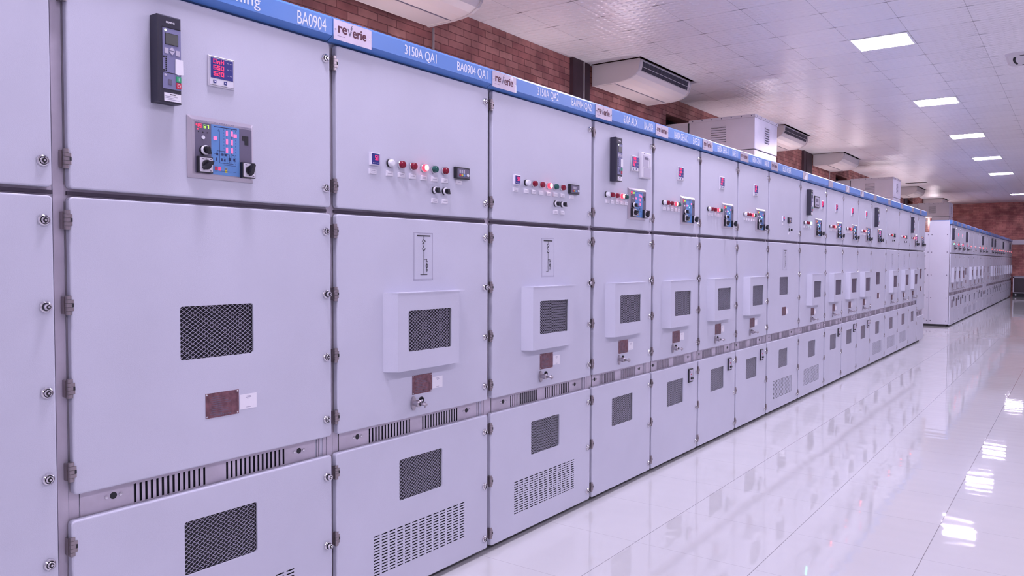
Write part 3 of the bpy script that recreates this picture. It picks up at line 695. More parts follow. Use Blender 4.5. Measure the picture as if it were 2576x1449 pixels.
# ------------------------------------------------------------------ a whole cabinet
def cabinet(y, w_, spec, label, group, far=False):
    R = thing('switchgear_cabinet', label, 'electrical cabinet', (0, y, 0), group)
    wk = round(w_, 3); sh = 0.0 if w_ > .9 else -.106          # features sit closer to the hinge on a narrow cabinet
    dr = w_+spec.get('dr', .004); dl = .034
    part('body', ('body', wk), body_fn(w_), R)
    part('front_frame', ('post', wk), post_fn(w_), R)
    part('header_panel', ('hdr', wk), header_fn(w_), R, label='bright blue title strip')
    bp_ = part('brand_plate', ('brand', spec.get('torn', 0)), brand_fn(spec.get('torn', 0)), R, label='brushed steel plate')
    for t in spec.get('text', ()):
        mb = MB(); add_text(mb, t[0], t[1], t[2], 2.2475, 2.2945 if t[0] != 'Incoming' else 2.2965, .0202, 'white_ink'); link('lettering', mb.mesh('lettering'), R, label='white lettering')
    lk = dr-.024
    def locks(par, zs, lng=()):
        for k, z in enumerate(zs):
            if k in lng: part('door_lock', 'locklong', lock_long_fn, par, (0, lk, z))
            else: part('door_lock', 'lock', lock_fn, par, (0, lk, z))
    def hinges(par, zs):
        if far: return
        for z in zs: part('hinge', 'hinge', hinge_fn, par, (-.006, dl-.002, z))
    def mesh_window(par, y0, z0, ww, wh, x=0.0):
        part('window_mesh', ('str', ww, wh), lambda mb: strands(mb, ww, wh), par, (x, y0, z0), 'metal mesh behind the window')
        part('window_pane', ('pane', ww, wh), pane_fn(ww, wh), par, (x, y0, z0))
    # ---- doors
    up_d = part('upper_door', ('up', wk, dr), lambda mb: door_mesh(mb, dl, dr, 1.608, 2.217), R)
    locks(up_d, (2.156, 1.678)); hinges(up_d, (2.149, 1.690))
    c = .509+sh
    if spec.get('plain'):                                      # one long lower door without openings
        md = part('middle_door', ('longd', wk, dr), lambda mb: door_mesh(mb, dl, dr, .03, 1.585), R)
        locks(md, (1.517, 1.281, 1.045, .807, .57, .33, .09), (1,)); hinges(md, (1.52, 1.282, 1.048, .812, .6, .344, .09))
        return R
    flush = spec.get('flush')
    fw_ = spec.get('flush_y', c-.147 if w_ > .9 else c-.135)
    fz = (1.093, 1.263) if not spec.get('special') else (1.113, 1.283)
    mid_bottom = .745 if not spec.get('special') else .565
    wins = [(fw_, fw_+.270, *fz)] if flush else []
    md = part('middle_door', ('mid', wk, dr, flush, fw_, fz), lambda mb: door_mesh(mb, dl, dr, mid_bottom, 1.585, wins), R)
    locks(md, (1.517, 1.283, 1.047, .812), (1,)); hinges(md, (1.520, 1.282, 1.048, .812))
    if flush: mesh_window(md, fw_, fz[0], .270, .170)
    else:
        hd = part('window_hood', ('hood', round(c, 3)), hood_fn(c), R)
        mesh_window(hd, c-.136, 1.033, .272, .170, HX)
    zo = .055 if flush else 0
    part('nameplate', 'np', nameplate_fn, R, (0, c-.062, zo), 'brown engraved nameplate'); part('inventory_sticker', 'stk', sticker_fn, R, (0, c+.067, zo), 'small white sticker')
    if not flush:
        la = part('turn_handle', 'latch', latch_fn, R, (0, c-.058, .806)); part('keyhole', 'keyh', keyhole_fn, la, (0, .052, .004))
    if 'diagram' in spec: part('line_diagram', ('dia', spec['diagram']), diagram_fn(spec['diagram']), R, (0, c-.053, 0), 'printed line diagram')
    # ---- slotted strip and lower door
    if spec.get('special'):
        grp = ((.12, .36), (.42, .66)) if w_ < .9 else ((.22, .46), (.54, .78))
        v = part('vent_strip', ('vent', wk), vent_fn(w_, grp), R, (0, 0, -.20)); top = .455
    else:
        grp = ((.220, .462), (.538, .778)) if w_ > .9 else ((.155, .345), (.425, .610))
        part('vent_strip', ('vent', wk), vent_fn(w_, grp), R); top = .672
    cw = .506+sh
    lw = [] if spec.get('special') else [(cw-.137, cw+.135, .404, .577)]
    sl = []
    if spec.get('grille'):
        for i in range(13):
            y0 = c-.289+i*.0452
            for j in range(14): sl.append((y0, y0+.034, .132+j*.0122, .132+j*.0122+.0052))
    ld = part('lower_door', ('low', wk, dr, bool(lw), bool(sl), top), lambda mb: door_mesh(mb, dl-.008, dr, .028, top, lw, sl), R)
    locks(ld, (.594, .332, .078) if not spec.get('special') else (.38, .08), (0, 1) if spec.get('lng') else ()); hinges(ld, (.600, .344, .090))
    if lw: mesh_window(ld, cw-.137, .404, .272, .173)
    if spec.get('lowmeter'): part('voltage_indicator', 'lowm', low_meter_fn, R, (0, w_-.170, 0), 'dark framed indicator')
    # ---- instruments
    if 'relay' in spec:
        r = part('protection_relay', 'relay', relay_fn, R, (0, spec['relay'], 0), 'dark upright relay')
        part('screen', 'rscr', relay_screen_fn, r)
        if not far:
            part('key_pair', 'rkey', relay_keys_fn, r, label='green and red keys'); part('label_strip', 'rtag', relay_tag_fn, r)
            part('paper_slip', 'rpap', relay_paper_fn, r)
        else: part('label_strip', 'rtag', relay_tag_fn, r)
    if 'meter' in spec:
        mt = part('digital_meter', 'meter', meter_fn, R, (0, spec['meter'], 0))
        rows = spec.get('rows', ('000', '000', '00'))
        part('digits', ('mdig', rows), meter_digits_fn(rows), mt, label='red glowing digits')
    if 'kwh' in spec: part('energy_meter', 'kwh', kwh_fn, R, (0, spec['kwh'], 0), 'pale box meter')
    if 'sqm' in spec: part('square_meter', 'sqm', square_meter_fn, R, (0, spec['sqm'], 0), 'black framed meter')
    if 'mimic' in spec:
        mm = part('status_panel', 'mimic', mimic_fn, R, (0, spec['mimic'], 0), 'blue and grey status panel')
        status_lights(mm, spec.get('closed', True), far); part('digits', 'mdg', mimic_digits_fn, mm)
        part('selector_knob', 'knob', knob_fn(.0150), mm, (.0115, *UV(.215, .545)))
        part('rotary_switch', 'cams1', cam_switch_fn(-.9), mm, (.0115, *UV(.212, .785))); part('rotary_switch', 'cams2', cam_switch_fn(2.85), mm, (.0115, *UV(.872, .80)))
    for k, (dy, colr) in enumerate(spec.get('lamps', ())):
        yy = dy+.011
        bz = part('indicator_lamp', 'bezel', bezel_fn, R, (0, yy, 1.804), {'W': 'white lamp', 'R': 'dark red lamp', 'L': 'lit red lamp', 'G': 'green lamp', 'K': 'lit green lamp'}[colr])
        mt_ = {'W': 'lens_white', 'R': 'lens_red', 'L': 'lamp_red_lit', 'G': 'lens_green', 'K': 'lamp_green_lit'}[colr]
        part('lens', ('lens', colr), lens_fn(mt_, 'lamp_red_core' if colr == 'L' else None), bz)
    T = [((.003, .022), (-.003, .024)), ((.000, .026),), ((.002, .022), (-.003, .016)), ((.0, .020),)]
    if not far:
        for k, (ty, tz) in enumerate(spec.get('tags', ())):
            part('name_tag', ('tag', k % 4), tag_fn(T[k % 4]), R, (0, ty, tz))
    if 'small' in spec:
        sm = part('small_meter', 'smallm', small_meter_fn, R, (0, spec['small'], 1.811)); part('digits', 'smalld', small_digits_fn, sm, label='red glowing digits')
    if 'counter' in spec: part('phase_display', 'counter', counter_fn, R, (0, spec['counter'], 1.804), 'black three phase display')
    for sy in spec.get('knobs', ()): part('selector_switch', 'knob2', knob_fn(.0155), R, (0, sy+.010, spec.get('knobz', 1.715)))
    if spec.get('end'):
        def ep(mb):
            mb.box(-.405, -.035, -.006, 0, .05, 2.20, 'paint'); mb.box(-1.42, -.415, -.006, 0, .05, 2.04, 'paint')
            for x in (-.37, -.07, -.44, -.80):
                for z in (.12, .62, 1.12, 1.62, 2.0): mb.lathe('y', (x, z), [(.011, -.006), (.009, -.012), (0, -.013)], 'mimic_grey', 10)
        part('end_panel', 'endp', ep, R, label='plain grey side sheet')
    return R

W10, W8 = .972, .785
LQ = (('W', .302), ('R', .366), ('R', .435), ('L', .504), ('G', .569), ('R', .638))
LQ = tuple((d, c_) for c_, d in LQ)
TQ = ((.218, 1.762), (.312, 1.762), (.380, 1.762), (.448, 1.762), (.517, 1.762), (.585, 1.762), (.654, 1.762), (.750, 1.762), (.586, 1.670), (.655, 1.670))
L8 = ((.160, 'W'), (.216, 'R'), (.276, 'R'), (.342, 'L'), (.396, 'G'))
T8 = ((.185, 1.763), (.243, 1.763), (.302, 1.763), (.364, 1.763), (.420, 1.763))
QA = dict(dr=0.0, lamps=LQ, tags=TQ, small=.226, counter=.766, knobs=(.577, .643), grille=True)
GEN = dict(meter=.392, lamps=L8, tags=T8, mimic=.448, lowmeter=True, rows=('120', '118', '43'), closed=False)
def sp(base=None, **k): d = dict(base or {}); d.update(k); return d
NEAR = 'switchgear cabinets of the near row'; FAR = 'switchgear cabinets of the far row'
cabinet(.056, W10, dict(plain=True, dr=-.010), 'switchgear cabinet cut by the left edge of the photo, one plain long door', NEAR)
cabinet(1.028, W10, sp(flush=True, grille=True, relay=.275, meter=.466, rows=('0nH', '650', '520'), mimic=.391, lng=True,
        text=(('Incoming', .44, .655), ('BA0904', .810, .941))), 'wide switchgear cabinet under the BA0904 header, large mesh window and tall dark relay', NEAR)
cabinet(2.000, W10, sp(QA, diagram=1, text=(('3150A QA1', .384, .580), ('BA0904 QA1', .719, .938))), 'switchgear cabinet headed 3150A QA1 with a row of round lamps', NEAR)
cabinet(2.972, W10, sp(QA, diagram=0, torn=1, text=(('3150A QA2', .384, .584), ('BA0904 QA2', .717, .931))), 'switchgear cabinet headed 3150A QA2 with a row of round lamps', NEAR)
cabinet(3.944, W8, sp(GEN, lowmeter=False, relay=.216, meter=.483, kwh=.592, mimic=.443, closed=True,
        text=(('630A AUX', .345, .530), ('BAA904', .625, .750))), 'narrow switchgear cabinet headed 630A AUX with tall relay and pale box meter', NEAR)
cabinet(4.729, W8, sp(GEN, text=(('1600A GEN-12', .295, .530), ('BAE121', .615, .735))), 'narrow switchgear cabinet headed 1600A GEN-12 with blue status panel', NEAR)
cabinet(5.516, W8, sp(GEN, torn=1, text=(('1600A GEN-11', .295, .530), ('BAE111', .615, .735))), 'narrow switchgear cabinet headed 1600A GEN-11 with blue status panel', NEAR)
cabinet(6.303, W8, sp(GEN, torn=1, text=(('1600A GEN-10', .295, .530), ('BAE101', .615, .735))), 'narrow switchgear cabinet headed 1600A GEN-10 with blue status panel', NEAR)
cabinet(7.092, .985, sp(text=(('BUS RISER', .345, .600),), flush=True, flush_y=.365, diagram=0, small=.43, counter=.625, knobs=(.630,), tags=((.43, 1.762), (.625, 1.762), (.63, 1.676)), grille=True),
        'near-row cabinet with a small flush mesh window and only one black knob on top door', NEAR)
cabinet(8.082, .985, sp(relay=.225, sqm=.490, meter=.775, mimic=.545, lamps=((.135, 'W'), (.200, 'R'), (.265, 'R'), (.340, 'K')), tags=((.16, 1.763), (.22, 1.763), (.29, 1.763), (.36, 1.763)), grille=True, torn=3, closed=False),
        'near-row cabinet with tall relay, black square meter and green lit lamp', NEAR)
cabinet(9.070, .770, sp(GEN, torn=2, mimic=.452), 'near-row cabinet right behind the one with the square meter, lamps lit red', NEAR)
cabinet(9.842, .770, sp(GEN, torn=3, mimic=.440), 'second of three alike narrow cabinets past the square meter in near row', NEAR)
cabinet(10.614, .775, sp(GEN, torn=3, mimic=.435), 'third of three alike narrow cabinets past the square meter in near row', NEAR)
cabinet(11.392, .985, sp(flush=True, flush_y=.365, relay=.195, mimic=.385, grille=True, torn=2), 'near-row cabinet with flush mesh window and tall relay above a grey status panel, far half', NEAR)
cabinet(12.380, .985, sp(QA, diagram=0, small=None) if False else sp(lamps=((.19, 'W'), (.26, 'R'), (.33, 'R'), (.40, 'L'), (.47, 'G')), counter=.62, knobs=(.49,), knobz=1.726, diagram=0, grille=True, torn=2),
        'fourth cabinet from the far end of near row, line diagram and red lamps', NEAR)
cabinet(13.368, .950, sp(lamps=((.16, 'W'), (.23, 'R'), (.30, 'R'), (.41, 'L'), (.48, 'G')), counter=.62, knobs=(.51,), knobz=1.726, diagram=0, grille=True, torn=2),
        'third cabinet from the far end of near row, line diagram and red lamps', NEAR)
cabinet(14.320, .800, sp(relay=.09, mimic=.440, kwh=.24, lamps=((.12, 'W'), (.19, 'R'), (.26, 'R'), (.33, 'L')), torn=2), 'second cabinet from the far end of near row, tall relay and pale meter', NEAR)
cabinet(15.122, .785, sp(flush=True, flush_y=.25, special=True, mimic=.34, torn=2, closed=False), 'last cabinet at the far end of near row, low lying vent strip', NEAR)
# the far row, across the gap
LF = ((.19, 'W'), (.26, 'R'), (.36, 'L'), (.42, 'R'))
far = [(19.40, .78, sp(relay=.18, mimic=.44, lamps=((.2, 'W'), (.27, 'R'), (.36, 'K')), lowmeter=True, end=True), 'first cabinet of far row, plain side sheet facing the camera'),
 (20.18, .785, sp(meter=.36, mimic=.44, lamps=LF, lowmeter=True), 'second cabinet of far row, red lamps beside a status panel'),
 (20.97, .785, sp(meter=.36, mimic=.44, lamps=LF, lowmeter=True), 'third cabinet of far row, red lamps beside a status panel'),
 (21.76, .97, sp(relay=.33, mimic=.50, flush=True, grille=True), 'fourth cabinet of far row, flush window under a tall relay'),
 (22.74, 1.05, sp(lamps=LF, knobs=(.45,), grille=True), 'fifth cabinet of far row, red lamps, vent grille and no relay'),
 (23.80, 1.09, sp(lamps=LF, knobs=(.45,), grille=True), 'sixth cabinet of far row, red lamps, vent grille and no relay'),
 (24.90, .79, sp(mimic=.44, lamps=LF, lowmeter=True), 'seventh cabinet of far row, status panel with small low indicator'),
 (25.70, .84, sp(relay=.30, mimic=.46, lamps=LF), 'eighth cabinet of far row, tall relay and red lamps'),
 (26.55, .99, sp(flush=True, special=True, mimic=.5), 'ninth cabinet of far row, low vent strip like the near row end cabinet'),
 (27.55, .99, sp(flush=True, grille=True), 'tenth cabinet of far row, flush window and bare top door'),
 (28.55, .99, sp(relay=.38, mimic=.5, lamps=LF, grille=True), 'eleventh cabinet of far row, tall relay above lamps'),
 (29.55, .79, sp(relay=.36, mimic=.44, lamps=LF, lowmeter=True), 'twelfth cabinet of far row, tall relay right after another relay'),
 (30.35, .84, sp(mimic=.44, lamps=LF, lowmeter=True), 'thirteenth cabinet of far row, status panel without relay'),
 (31.20, .84, sp(mimic=.44, lamps=LF, lowmeter=True), 'fourteenth cabinet of far row, status panel without relay'),
 (32.05, .84, sp(mimic=.44, lamps=LF, lowmeter=True), 'fifteenth cabinet of far row, status panel without relay'),
 (32.90, .99, sp(relay=.40, mimic=.5, lamps=LF), 'sixteenth cabinet of far row, tall relay near the far end'),
 (33.90, 1.09, sp(lamps=LF, knobs=(.45,)), 'fourth cabinet from far end of far row, red lamps only'),
 (35.00, 1.09, sp(lamps=LF, knobs=(.45,)), 'third cabinet from far end of far row, red lamps only'),
 (36.10, .84, sp(relay=.45, lamps=LF), 'second cabinet from far end of far row, tall relay and red lamps'),
]
for y, w_, s_, lab in far: cabinet(y, w_, sp(s_, torn=2), lab, FAR, True)
cabinet(36.95, .95, sp(lamps=LF, knobs=(.45,), torn=2), 'very last cabinet of far row, next to the far brick wall', FAR, True)

# ------------------------------------------------------------------ the room
LX = (.143, 3.743); LY = [9.303+4.032*k for k in range(-3, 7)]
ACS = [(4.06, True), (8.65, True), (14.34, True), (18.70, False), (28.50, False), (34.30, False)]
holes = [(x+.012, x+.588, y+.012, y+.564) for x in LX for y in LY if (LX.index(x), LY.index(y)) not in ((0, 8), (1, 5), (1, 7), (1, 9))]
holes += [(X_WALL+.02, -2.035, y-.04, y+1.60) for y, _ in ACS]
holes += [(-2.205, -1.62, 27.10, 27.42)]
struct('floor', lambda mb: mb.face([(X_WALL-.2, Y_NEAR-.2, 0), (X_RIGHT+.2, Y_NEAR-.2, 0), (X_RIGHT+.2, Y_FAR+.2, 0), (X_WALL-.2, Y_FAR+.2, 0)], 'floor_tiles'))
def ceil_fn(mb):
    grid_plate(mb, X_WALL, X_RIGHT, Y_NEAR, Y_FAR, holes, lambda x, y, d: (x, y, CEIL-d), 'ceiling_tiles', 'ceiling_tiles', -.012)
struct('ceiling', ceil_fn)
struct('trim_roof', lambda mb: mb.box(X_WALL-.2, X_RIGHT+.2, Y_NEAR-.2, Y_FAR+.2, 4.5, 4.6, 'roof_dark'))
def wl(mb):
    # wall with the openings the bus ducts run through
    H = [(y-.06, y+1.10, 2.90, 3.60) for y in (10.95, 20.95, 31.0)]
    grid_plate(mb, Y_NEAR-.2, Y_FAR+.2, 0, 4.5, H, lambda y, z, d: (X_WALL+d, y, z), 'brick_side', 'brick_side', -.22)
    mb.face([(X_WALL-.22, Y_NEAR, 0), (X_WALL-.22, Y_FAR, 0), (X_WALL-.22, Y_FAR, 4.5), (X_WALL-.22, Y_NEAR, 4.5)], 'roof_dark')
struct('wall_left', wl)
struct('wall_far', lambda mb: mb.box(X_WALL-.2, X_RIGHT+.2, Y_FAR, Y_FAR+.2, 0, 4.5, 'brick_far'))
struct('wall_right', lambda mb: mb.box(X_RIGHT, X_RIGHT+.2, Y_NEAR, Y_FAR, 0, 4.5, 'wall_paint'))
struct('wall_near', lambda mb: mb.box(X_WALL-.2, X_RIGHT+.2, Y_NEAR-.2, Y_NEAR, 0, 4.5, 'wall_paint'))
struct('trim_1', lambda mb: mb.box(-.06, X_RIGHT, Y_FAR-.05, Y_FAR+.02, 2.12, 2.32, 'trim_white'))
struct('trim_2', lambda mb: (mb.box(X_WALL-.01, X_WALL+.05, 8.17, 8.40, 0, CEIL+.02, 'column_paint'), mb.box(X_WALL-.01, X_WALL+.03, 8.47, 8.60, 0, CEIL+.02, 'column_paint')))
struct('trim_3', lambda mb: (mb.box(X_WALL-.01, X_WALL+.05, 17.90, 18.08, 0, CEIL+.02, 'column_paint'), mb.box(X_WALL-.01, X_WALL+.03, 18.18, 18.62, 0, CEIL+.02, 'column_paint')))
struct('trim_4', lambda mb: mb.box(X_WALL-.01, X_WALL+.05, 30.25, 30.75, 0, CEIL+.02, 'column_paint'))

# ------------------------------------------------------------------ ceiling lights
def housing_fn(mb):
    mb.box(-.286, .286, -.274, .274, .075, .080, 'reflector')
    for a in ((-.286, -.280, -.274, .274), (.280, .286, -.274, .274), (-.286, .286, -.274, -.268), (-.286, .286, .268, .274)): mb.box(*a, 0, .080, 'reflector')
def rim_fn(mb):
    for a in ((-.298, -.276, -.286, .286), (.276, .298, -.286, .286), (-.298, .298, -.286, -.264), (-.298, .298, .264, .286)): mb.box(*a, -.006, .002, 'pan_white')
def tube_fn(mb): mb.cyl('x', (0, 0), .013, -.27, .27, 'tube', 8)
names = {(0, 3): 'nearest square ceiling light in view, lit white', (0, 4): 'second square ceiling light from the camera', (0, 5): 'third square ceiling light from the camera', (0, 6): 'fourth square ceiling light from the camera', (0, 7): 'fifth square ceiling light from the camera', (0, 9): 'farthest square ceiling light, close to the far brick wall'}
for i, lx in enumerate(LX):
    for j, ly in enumerate(LY):
        if (i, j) in ((0, 8), (1, 5), (1, 7), (1, 9)): continue
        lab = names.get((i, j), 'square ceiling light in the row right of the photo, lit white' if i else 'square ceiling light behind the camera, lit white')
        t = thing('ceiling_light', lab, 'ceiling light', (lx+.3, ly+.288, CEIL), 'square ceiling lights' if (i, j) in names else ('ceiling lights right of the photo' if i else 'ceiling lights behind the camera'))
        part('housing', 'lhous', housing_fn, t); part('rim', 'lrim', rim_fn, t)
        for k in (-1, 0, 1): part('tube', 'ltube', tube_fn, t, (0, k*.16, .045))
# globe lamps on conduits behind the cabinets
def stem_fn(mb): mb.cyl('z', (0, 0), .014, -1.0, -.02, 'pipe_white', 12); mb.cyl('z', (0, 0), .05, -.03, .0, 'pipe_white', 16); mb.box(-.138, 0, -.03, .03, -.62, -.54, 'pipe_white')
def globe_fn(mb): mb.lathe('z', (0, 0), [(.06, 0), (.115, .012), (.13, .04), (.115, .068), (.06, .085), (0, .088)], 'globe', 20)
for y in (1.6, 4.9, 7.2, 9.4, 12.9, 15.2, 17.2, 19.5, 22.6, 25.0, 27.2, 29.4, 32.8, 34.6, 36.0):
    seen = y == 36.0
    t = thing('wall_lamp', 'white lit lamp on a stem seen in the gap between both rows' if seen else 'lamp on a stem by the brick side wall, hidden behind the cabinets', 'wall lamp', (X_WALL+.14, y, 2.98 if seen else 2.45), None if seen else 'lamps behind the cabinets')
    part('stem', 'wstem', stem_fn, t); part('shade', 'wglobe', globe_fn, t, label='glowing white shade')
# ------------------------------------------------------------------ under-ceiling air conditioners
PROF = [(0, 0), (0, -.25), (.28, -.248), (.42, -.240), (.52, -.220), (.59, -.184), (.63, -.138), (.648, -.08), (.655, -.012), (.655, 0)]
def ac_fn(opened):
    def f(mb):
        L = 1.55; P = [(x, z) for x, z in PROF]
        mb.prism(P, 'y', .03, L-.03, 'ac_cream', False, False)
        for a, b_ in ((0, .03), (L-.03, L)):
            Q = [(x+(.006 if k not in (0, 1, 9) else 0), z-(.006 if 0 < k < 9 else 0)) for k, (x, z) in enumerate(P)]; mb.prism(Q, 'y', a, b_, 'ac_side')
        mb.box(.29, .296, .03, L-.03, -.2505, -.244, 'mimic_grey')          # joint between intake and front panel
        mb.box(.02, .285, .06, L-.06, -.2535, -.246, 'ac_side')
        n = Vector((.045, 0, -.05)).normalized()
    return f
def outlet_fn(mb):
    # recessed dark mouth on the curved front with two long vanes
    A, B = Vector((.631, 0, -.136)), Vector((.656, 0, -.020)); d = (B-A).normalized(); nrm = Vector((-d.z, 0, d.x)) * -1
    def P(t, y, h): p = A + d*t + nrm*h; return (p.x, y, p.z)
    T = (B-A).length; y0, y1 = .10, 1.45
    def slab(t0, t1, h0, h1, ya, yb, mat):
        C = [P(t0, ya, h0), P(t1, ya, h0), P(t1, yb, h0), P(t0, yb, h0), P(t0, ya, h1), P(t1, ya, h1), P(t1, yb, h1), P(t0, yb, h1)]
        for q in ((0,3,2,1), (4,5,6,7), (0,1,5,4), (2,3,7,6), (3,0,4,7), (1,2,6,5)): mb.face([C[k] for k in q], mat)
    slab(0, T, -.002, .007, y0, y1, 'relay_case')
    for k in range(12): slab(.006, T-.006, .004, .0085, y0+.05+k*.112, y0+.054+k*.112, 'mimic_grey')
def vane_fn(mb):
    A, B = Vector((.631, 0, -.136)), Vector((.656, 0, -.020)); d = (B-A).normalized(); nrm = Vector((-d.z, 0, d.x)) * -1; T = (B-A).length
    for t in (.0, T*.42, T-.006):
        C = []
        for h in (.004, .013):
            for tt, y in ((t, .09), (t+.005, .09), (t+.005, 1.46), (t, 1.46)): p = A+d*tt+nrm*h; C.append((p.x, y, p.z))
        for q in ((0,3,2,1), (4,5,6,7), (0,1,5,4), (2,3,7,6), (3,0,4,7), (1,2,6,5)): mb.face([C[k] for k in q], 'vane')
def flap_fn(mb):
    A, B = Vector((.631, 0, -.136)), Vector((.656, 0, -.020)); d = (B-A).normalized(); nrm = Vector((-d.z, 0, d.x)) * -1; T = (B-A).length
    C = []
    for h in (.002, .012):
        for tt, y in ((0, .08), (T, .08), (T, 1.47), (0, 1.47)): p = A+d*tt+nrm*h; C.append((p.x, y, p.z))
    for q in ((0,3,2,1), (4,5,6,7), (0,1,5,4), (2,3,7,6), (3,0,4,7), (1,2,6,5)): mb.face([C[k] for k in q], 'ac_cream')
def badge_fn(mb): mb.box(.50, .52, .72, .80, -.2165, -.2085, 'mimic_grey')
AL = ['air conditioner cut by the top edge of the photo, rounded cream belly', 'large air conditioner with open dark outlet above the AUX cabinet', 'air conditioner with dark outlet right of the big near duct', 'air conditioner with closed front beside the brown pillar, mid distance', 'small far air conditioner right of the second duct, closed front', 'farthest air conditioner above the third duct']
for (y, op), lab in zip(ACS, AL):
    t = thing('air_conditioner', lab, 'air conditioner', (X_WALL+.03, y, CEIL-.003), 'ceiling air conditioners along the brick wall')
    part('casing', 'accase', ac_fn(op), t)
    if op: part('air_outlet', 'acout', outlet_fn, t, label='dark slotted outlet'); part('vane_set', 'acvane', vane_fn, t)
    else: part('flap', 'acflap', flap_fn, t)
    part('badge', 'acbadge', badge_fn, t)
# ------------------------------------------------------------------ bus ducts from the wall to the cabinets
def duct_fn(mb):
    X0, X1 = X_WALL-.15, -1.45
    mb.box(X0, X1, 0, 1.0, 2.985, 3.43, 'duct_grey')
    mb.box(X1, X1+.003, .004, .996, 2.99, 3.425, 'duct_bright')
def duct_low_fn(mb):
    mb.box(-1.98, -1.455, .01, .99, 1.60, 2.975, 'duct_grey'); mb.box(-1.455, -1.452, .012, .988, 1.60, 2.972, 'duct_bright')
def duct_flange_fn(mb):
    X0, X1 = X_WALL-.15, -1.45
    mb.box(-2.42, X1+.012, -.012, 1.012, 3.425, 3.465, 'duct_grey'); mb.box(X0, -2.42, -.006, 1.006, 3.40, 3.44, 'duct_grey')
    mb.box(-2.43, -2.415, -.010, 0, 2.985, 3.425, 'plinth_black')
    for k in range(7): mb.lathe('y', (-2.36+k*.145, 3.445), [(.009, -.012), (.007, -.018), (0, -.019)], 'mimic_grey', 8)
    for k in range(6): mb.lathe('x', (.08+k*.17, 3.445), [(.009, X1+.012), (.007, X1+.018), (0, X1+.019)], 'mimic_grey', 8)
def duct_vent_side_fn(mb):
    mb.box(-2.08, -1.86, -.0015, 0, 3.105, 3.345, 'duct_grey')
    for k in range(7):
        z = 3.115+k*.034
        mb.prism([(-.001, z), (-.010, z+.004), (-.001, z+.020)], 'x', -2.08, -1.86, 'duct_grey'); mb.box(-2.08, -1.86, -.0028, -.001, z-.004, z, 'hole_dark')
def duct_vent_front_fn(mb):
    mb.box(-1.4475, -1.4455, .43, .63, 3.105, 3.345, 'duct_bright')
    for k in range(7):
        z = 3.115+k*.034
        mb.prism([(-1.446, z), (-1.435, z+.004), (-1.446, z+.020)][::-1], 'y', .44, .62, 'duct_bright'); mb.box(-1.446, -1.444, .44, .62, z-.005, z, 'hole_dark')
for y, lab in ((10.95, 'large grey metal duct box above the 1600A cabinets, nearest of the three'), (20.95, 'middle grey duct box from the brick wall above the near row end'), (31.0, 'farthest grey duct box, above the start of far row')):
    t = thing('bus_duct', lab, 'metal duct', (0, y, 0), 'metal ducts from the side wall')
    part('duct_box', 'duct', duct_fn, t); part('drop_box', 'ductlow', duct_low_fn, t); part('flange', 'ductfl', duct_flange_fn, t); part('louver', 'ductv', duct_vent_side_fn, t); part('louver', 'ductv2', duct_vent_front_fn, t)
# ------------------------------------------------------------------ drain pipes down the brick wall
def pipe(name, y, z1, lab, r=.012):
    mb = MB(); mb.cyl('z', (0, 0), r, 0, z1, 'pipe_white', 12)
    for z in (.8, 2.0, 3.0): mb.box(-.035, 0, -.02, .02, z, z+.02, 'pipe_white')
    tag(link(name, mb.mesh(name), None, (X_WALL+.036, y, 0)), lab, 'pipe', 'drain pipes on the brick wall')
pipe('drain_pipe', 5.66, 3.60, 'thin white pipe below the air conditioner cut by the top edge')
pipe('drain_pipe', 8.44, CEIL-.002, 'thin white pipe beside the brown pillar and large air conditioner')
pipe('drain_pipe', 20.15, 3.60, 'thin white pipe below the closed-front air conditioner')
pipe('drain_pipe', 29.9, 3.60, 'thin white pipe below the small far air conditioner')
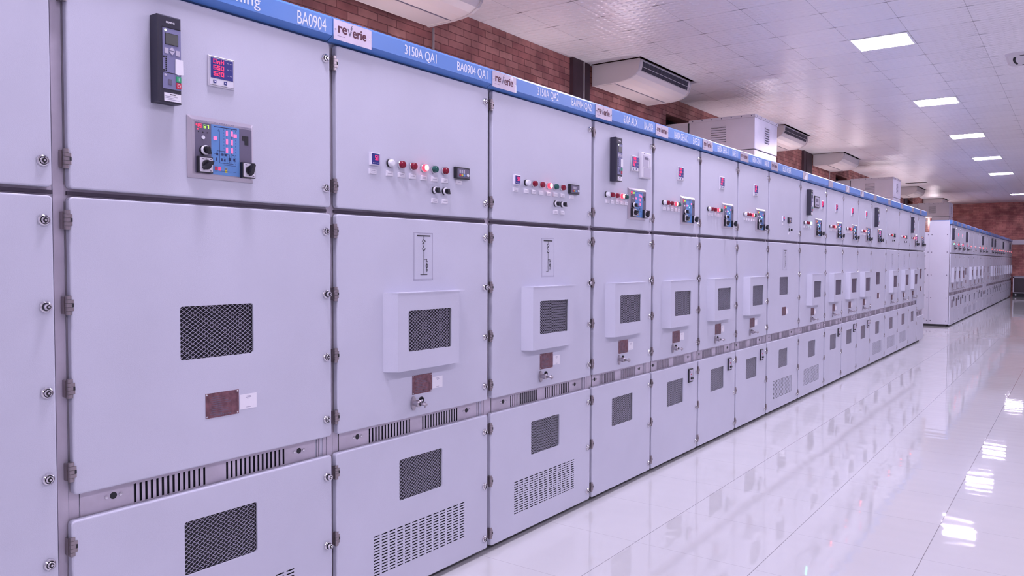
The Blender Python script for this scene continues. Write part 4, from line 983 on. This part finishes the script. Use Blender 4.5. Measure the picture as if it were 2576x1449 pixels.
# ------------------------------------------------------------------ ceiling cassette at the right edge
t = thing('ceiling_cassette', 'white square ceiling unit with black slot, cut by the right edge', 'ceiling air unit', (1.86, 11.31, CEIL))
def cas(mb):
    P = rrect(-.36, .36, -.36, .36, .09, 6); Q = rrect(-.33, .33, -.33, .33, .07, 6)
    for k in range(len(P)):
        j = (k+1) % len(P); mb.face([(*P[k], 0), (*P[j], 0), (*Q[j], -.022), (*Q[k], -.022)], 'ceiling_white')
    mb.face([(*q, -.022) for q in Q], 'ceiling_white')
plain('ceiling_white', (.60, .57, .60), .4)
part('panel', 'caspan', cas, t)
def slots_(mb):
    for k in range(4):
        c, s_ = math.cos(k*math.pi/2), math.sin(k*math.pi/2)
        for q in range(8):
            v = -.21+q*.0525; bow = .25+.02*(1-((v+.026)/.21)**2); bow2 = .25+.02*(1-((v-.026+.0525)/.21)**2)
            P = [(-bow-.022, v), (-bow+.004, v), (-bow+.004, v+.0525), (-bow-.022, v+.0525)]
            mb.prism([(p[0]*c-p[1]*s_, p[0]*s_+p[1]*c) for p in P], 'z', -.0235, -.022, 'hole_dark')
part('air_slots', 'casslot', slots_, t, label='black curved slots')
part('grille', 'casgr', lambda mb: [mb.box(-.17, .17, -.17+k*.034, -.155+k*.034, -.026, -.022, 'ceiling_white') for k in range(11)], t)
# ------------------------------------------------------------------ low glazed case by the far wall
t = thing('glass_case', 'low black case with white framed dark front against the far brick wall', 'case', (.075, 37.75, 0))
part('base', 'gcb', lambda mb: mb.box(0, 1.6, 0, .42, 0, .13, 'plinth_black'), t)
part('knob', 'gck', lambda mb: mb.lathe('y', (.10, .085), [(.035, 0), (.03, -.02), (0, -.03)], 'lens_white', 14), t)
def gcf(mb):
    for a in ((0, 1.6, .76, .80), (0, 1.6, .15, .18), (0, .035, .15, .80), (1.565, 1.6, .15, .80)): mb.box(a[0], a[1], -.01, .03, a[2], a[3], 'trim_white')
part('front_frame', 'gcf', gcf, t, label='white frame')
part('front_panel', 'gcp', lambda mb: mb.box(.03, 1.57, .0, .02, .17, .77, 'screen_dark'), t)
part('cabinet_box', 'gcx', lambda mb: (mb.box(0, 1.6, .03, .42, .13, .82, 'plinth_black'), mb.box(0, 1.6, -.01, .42, .82, .85, 'trim_white')), t)
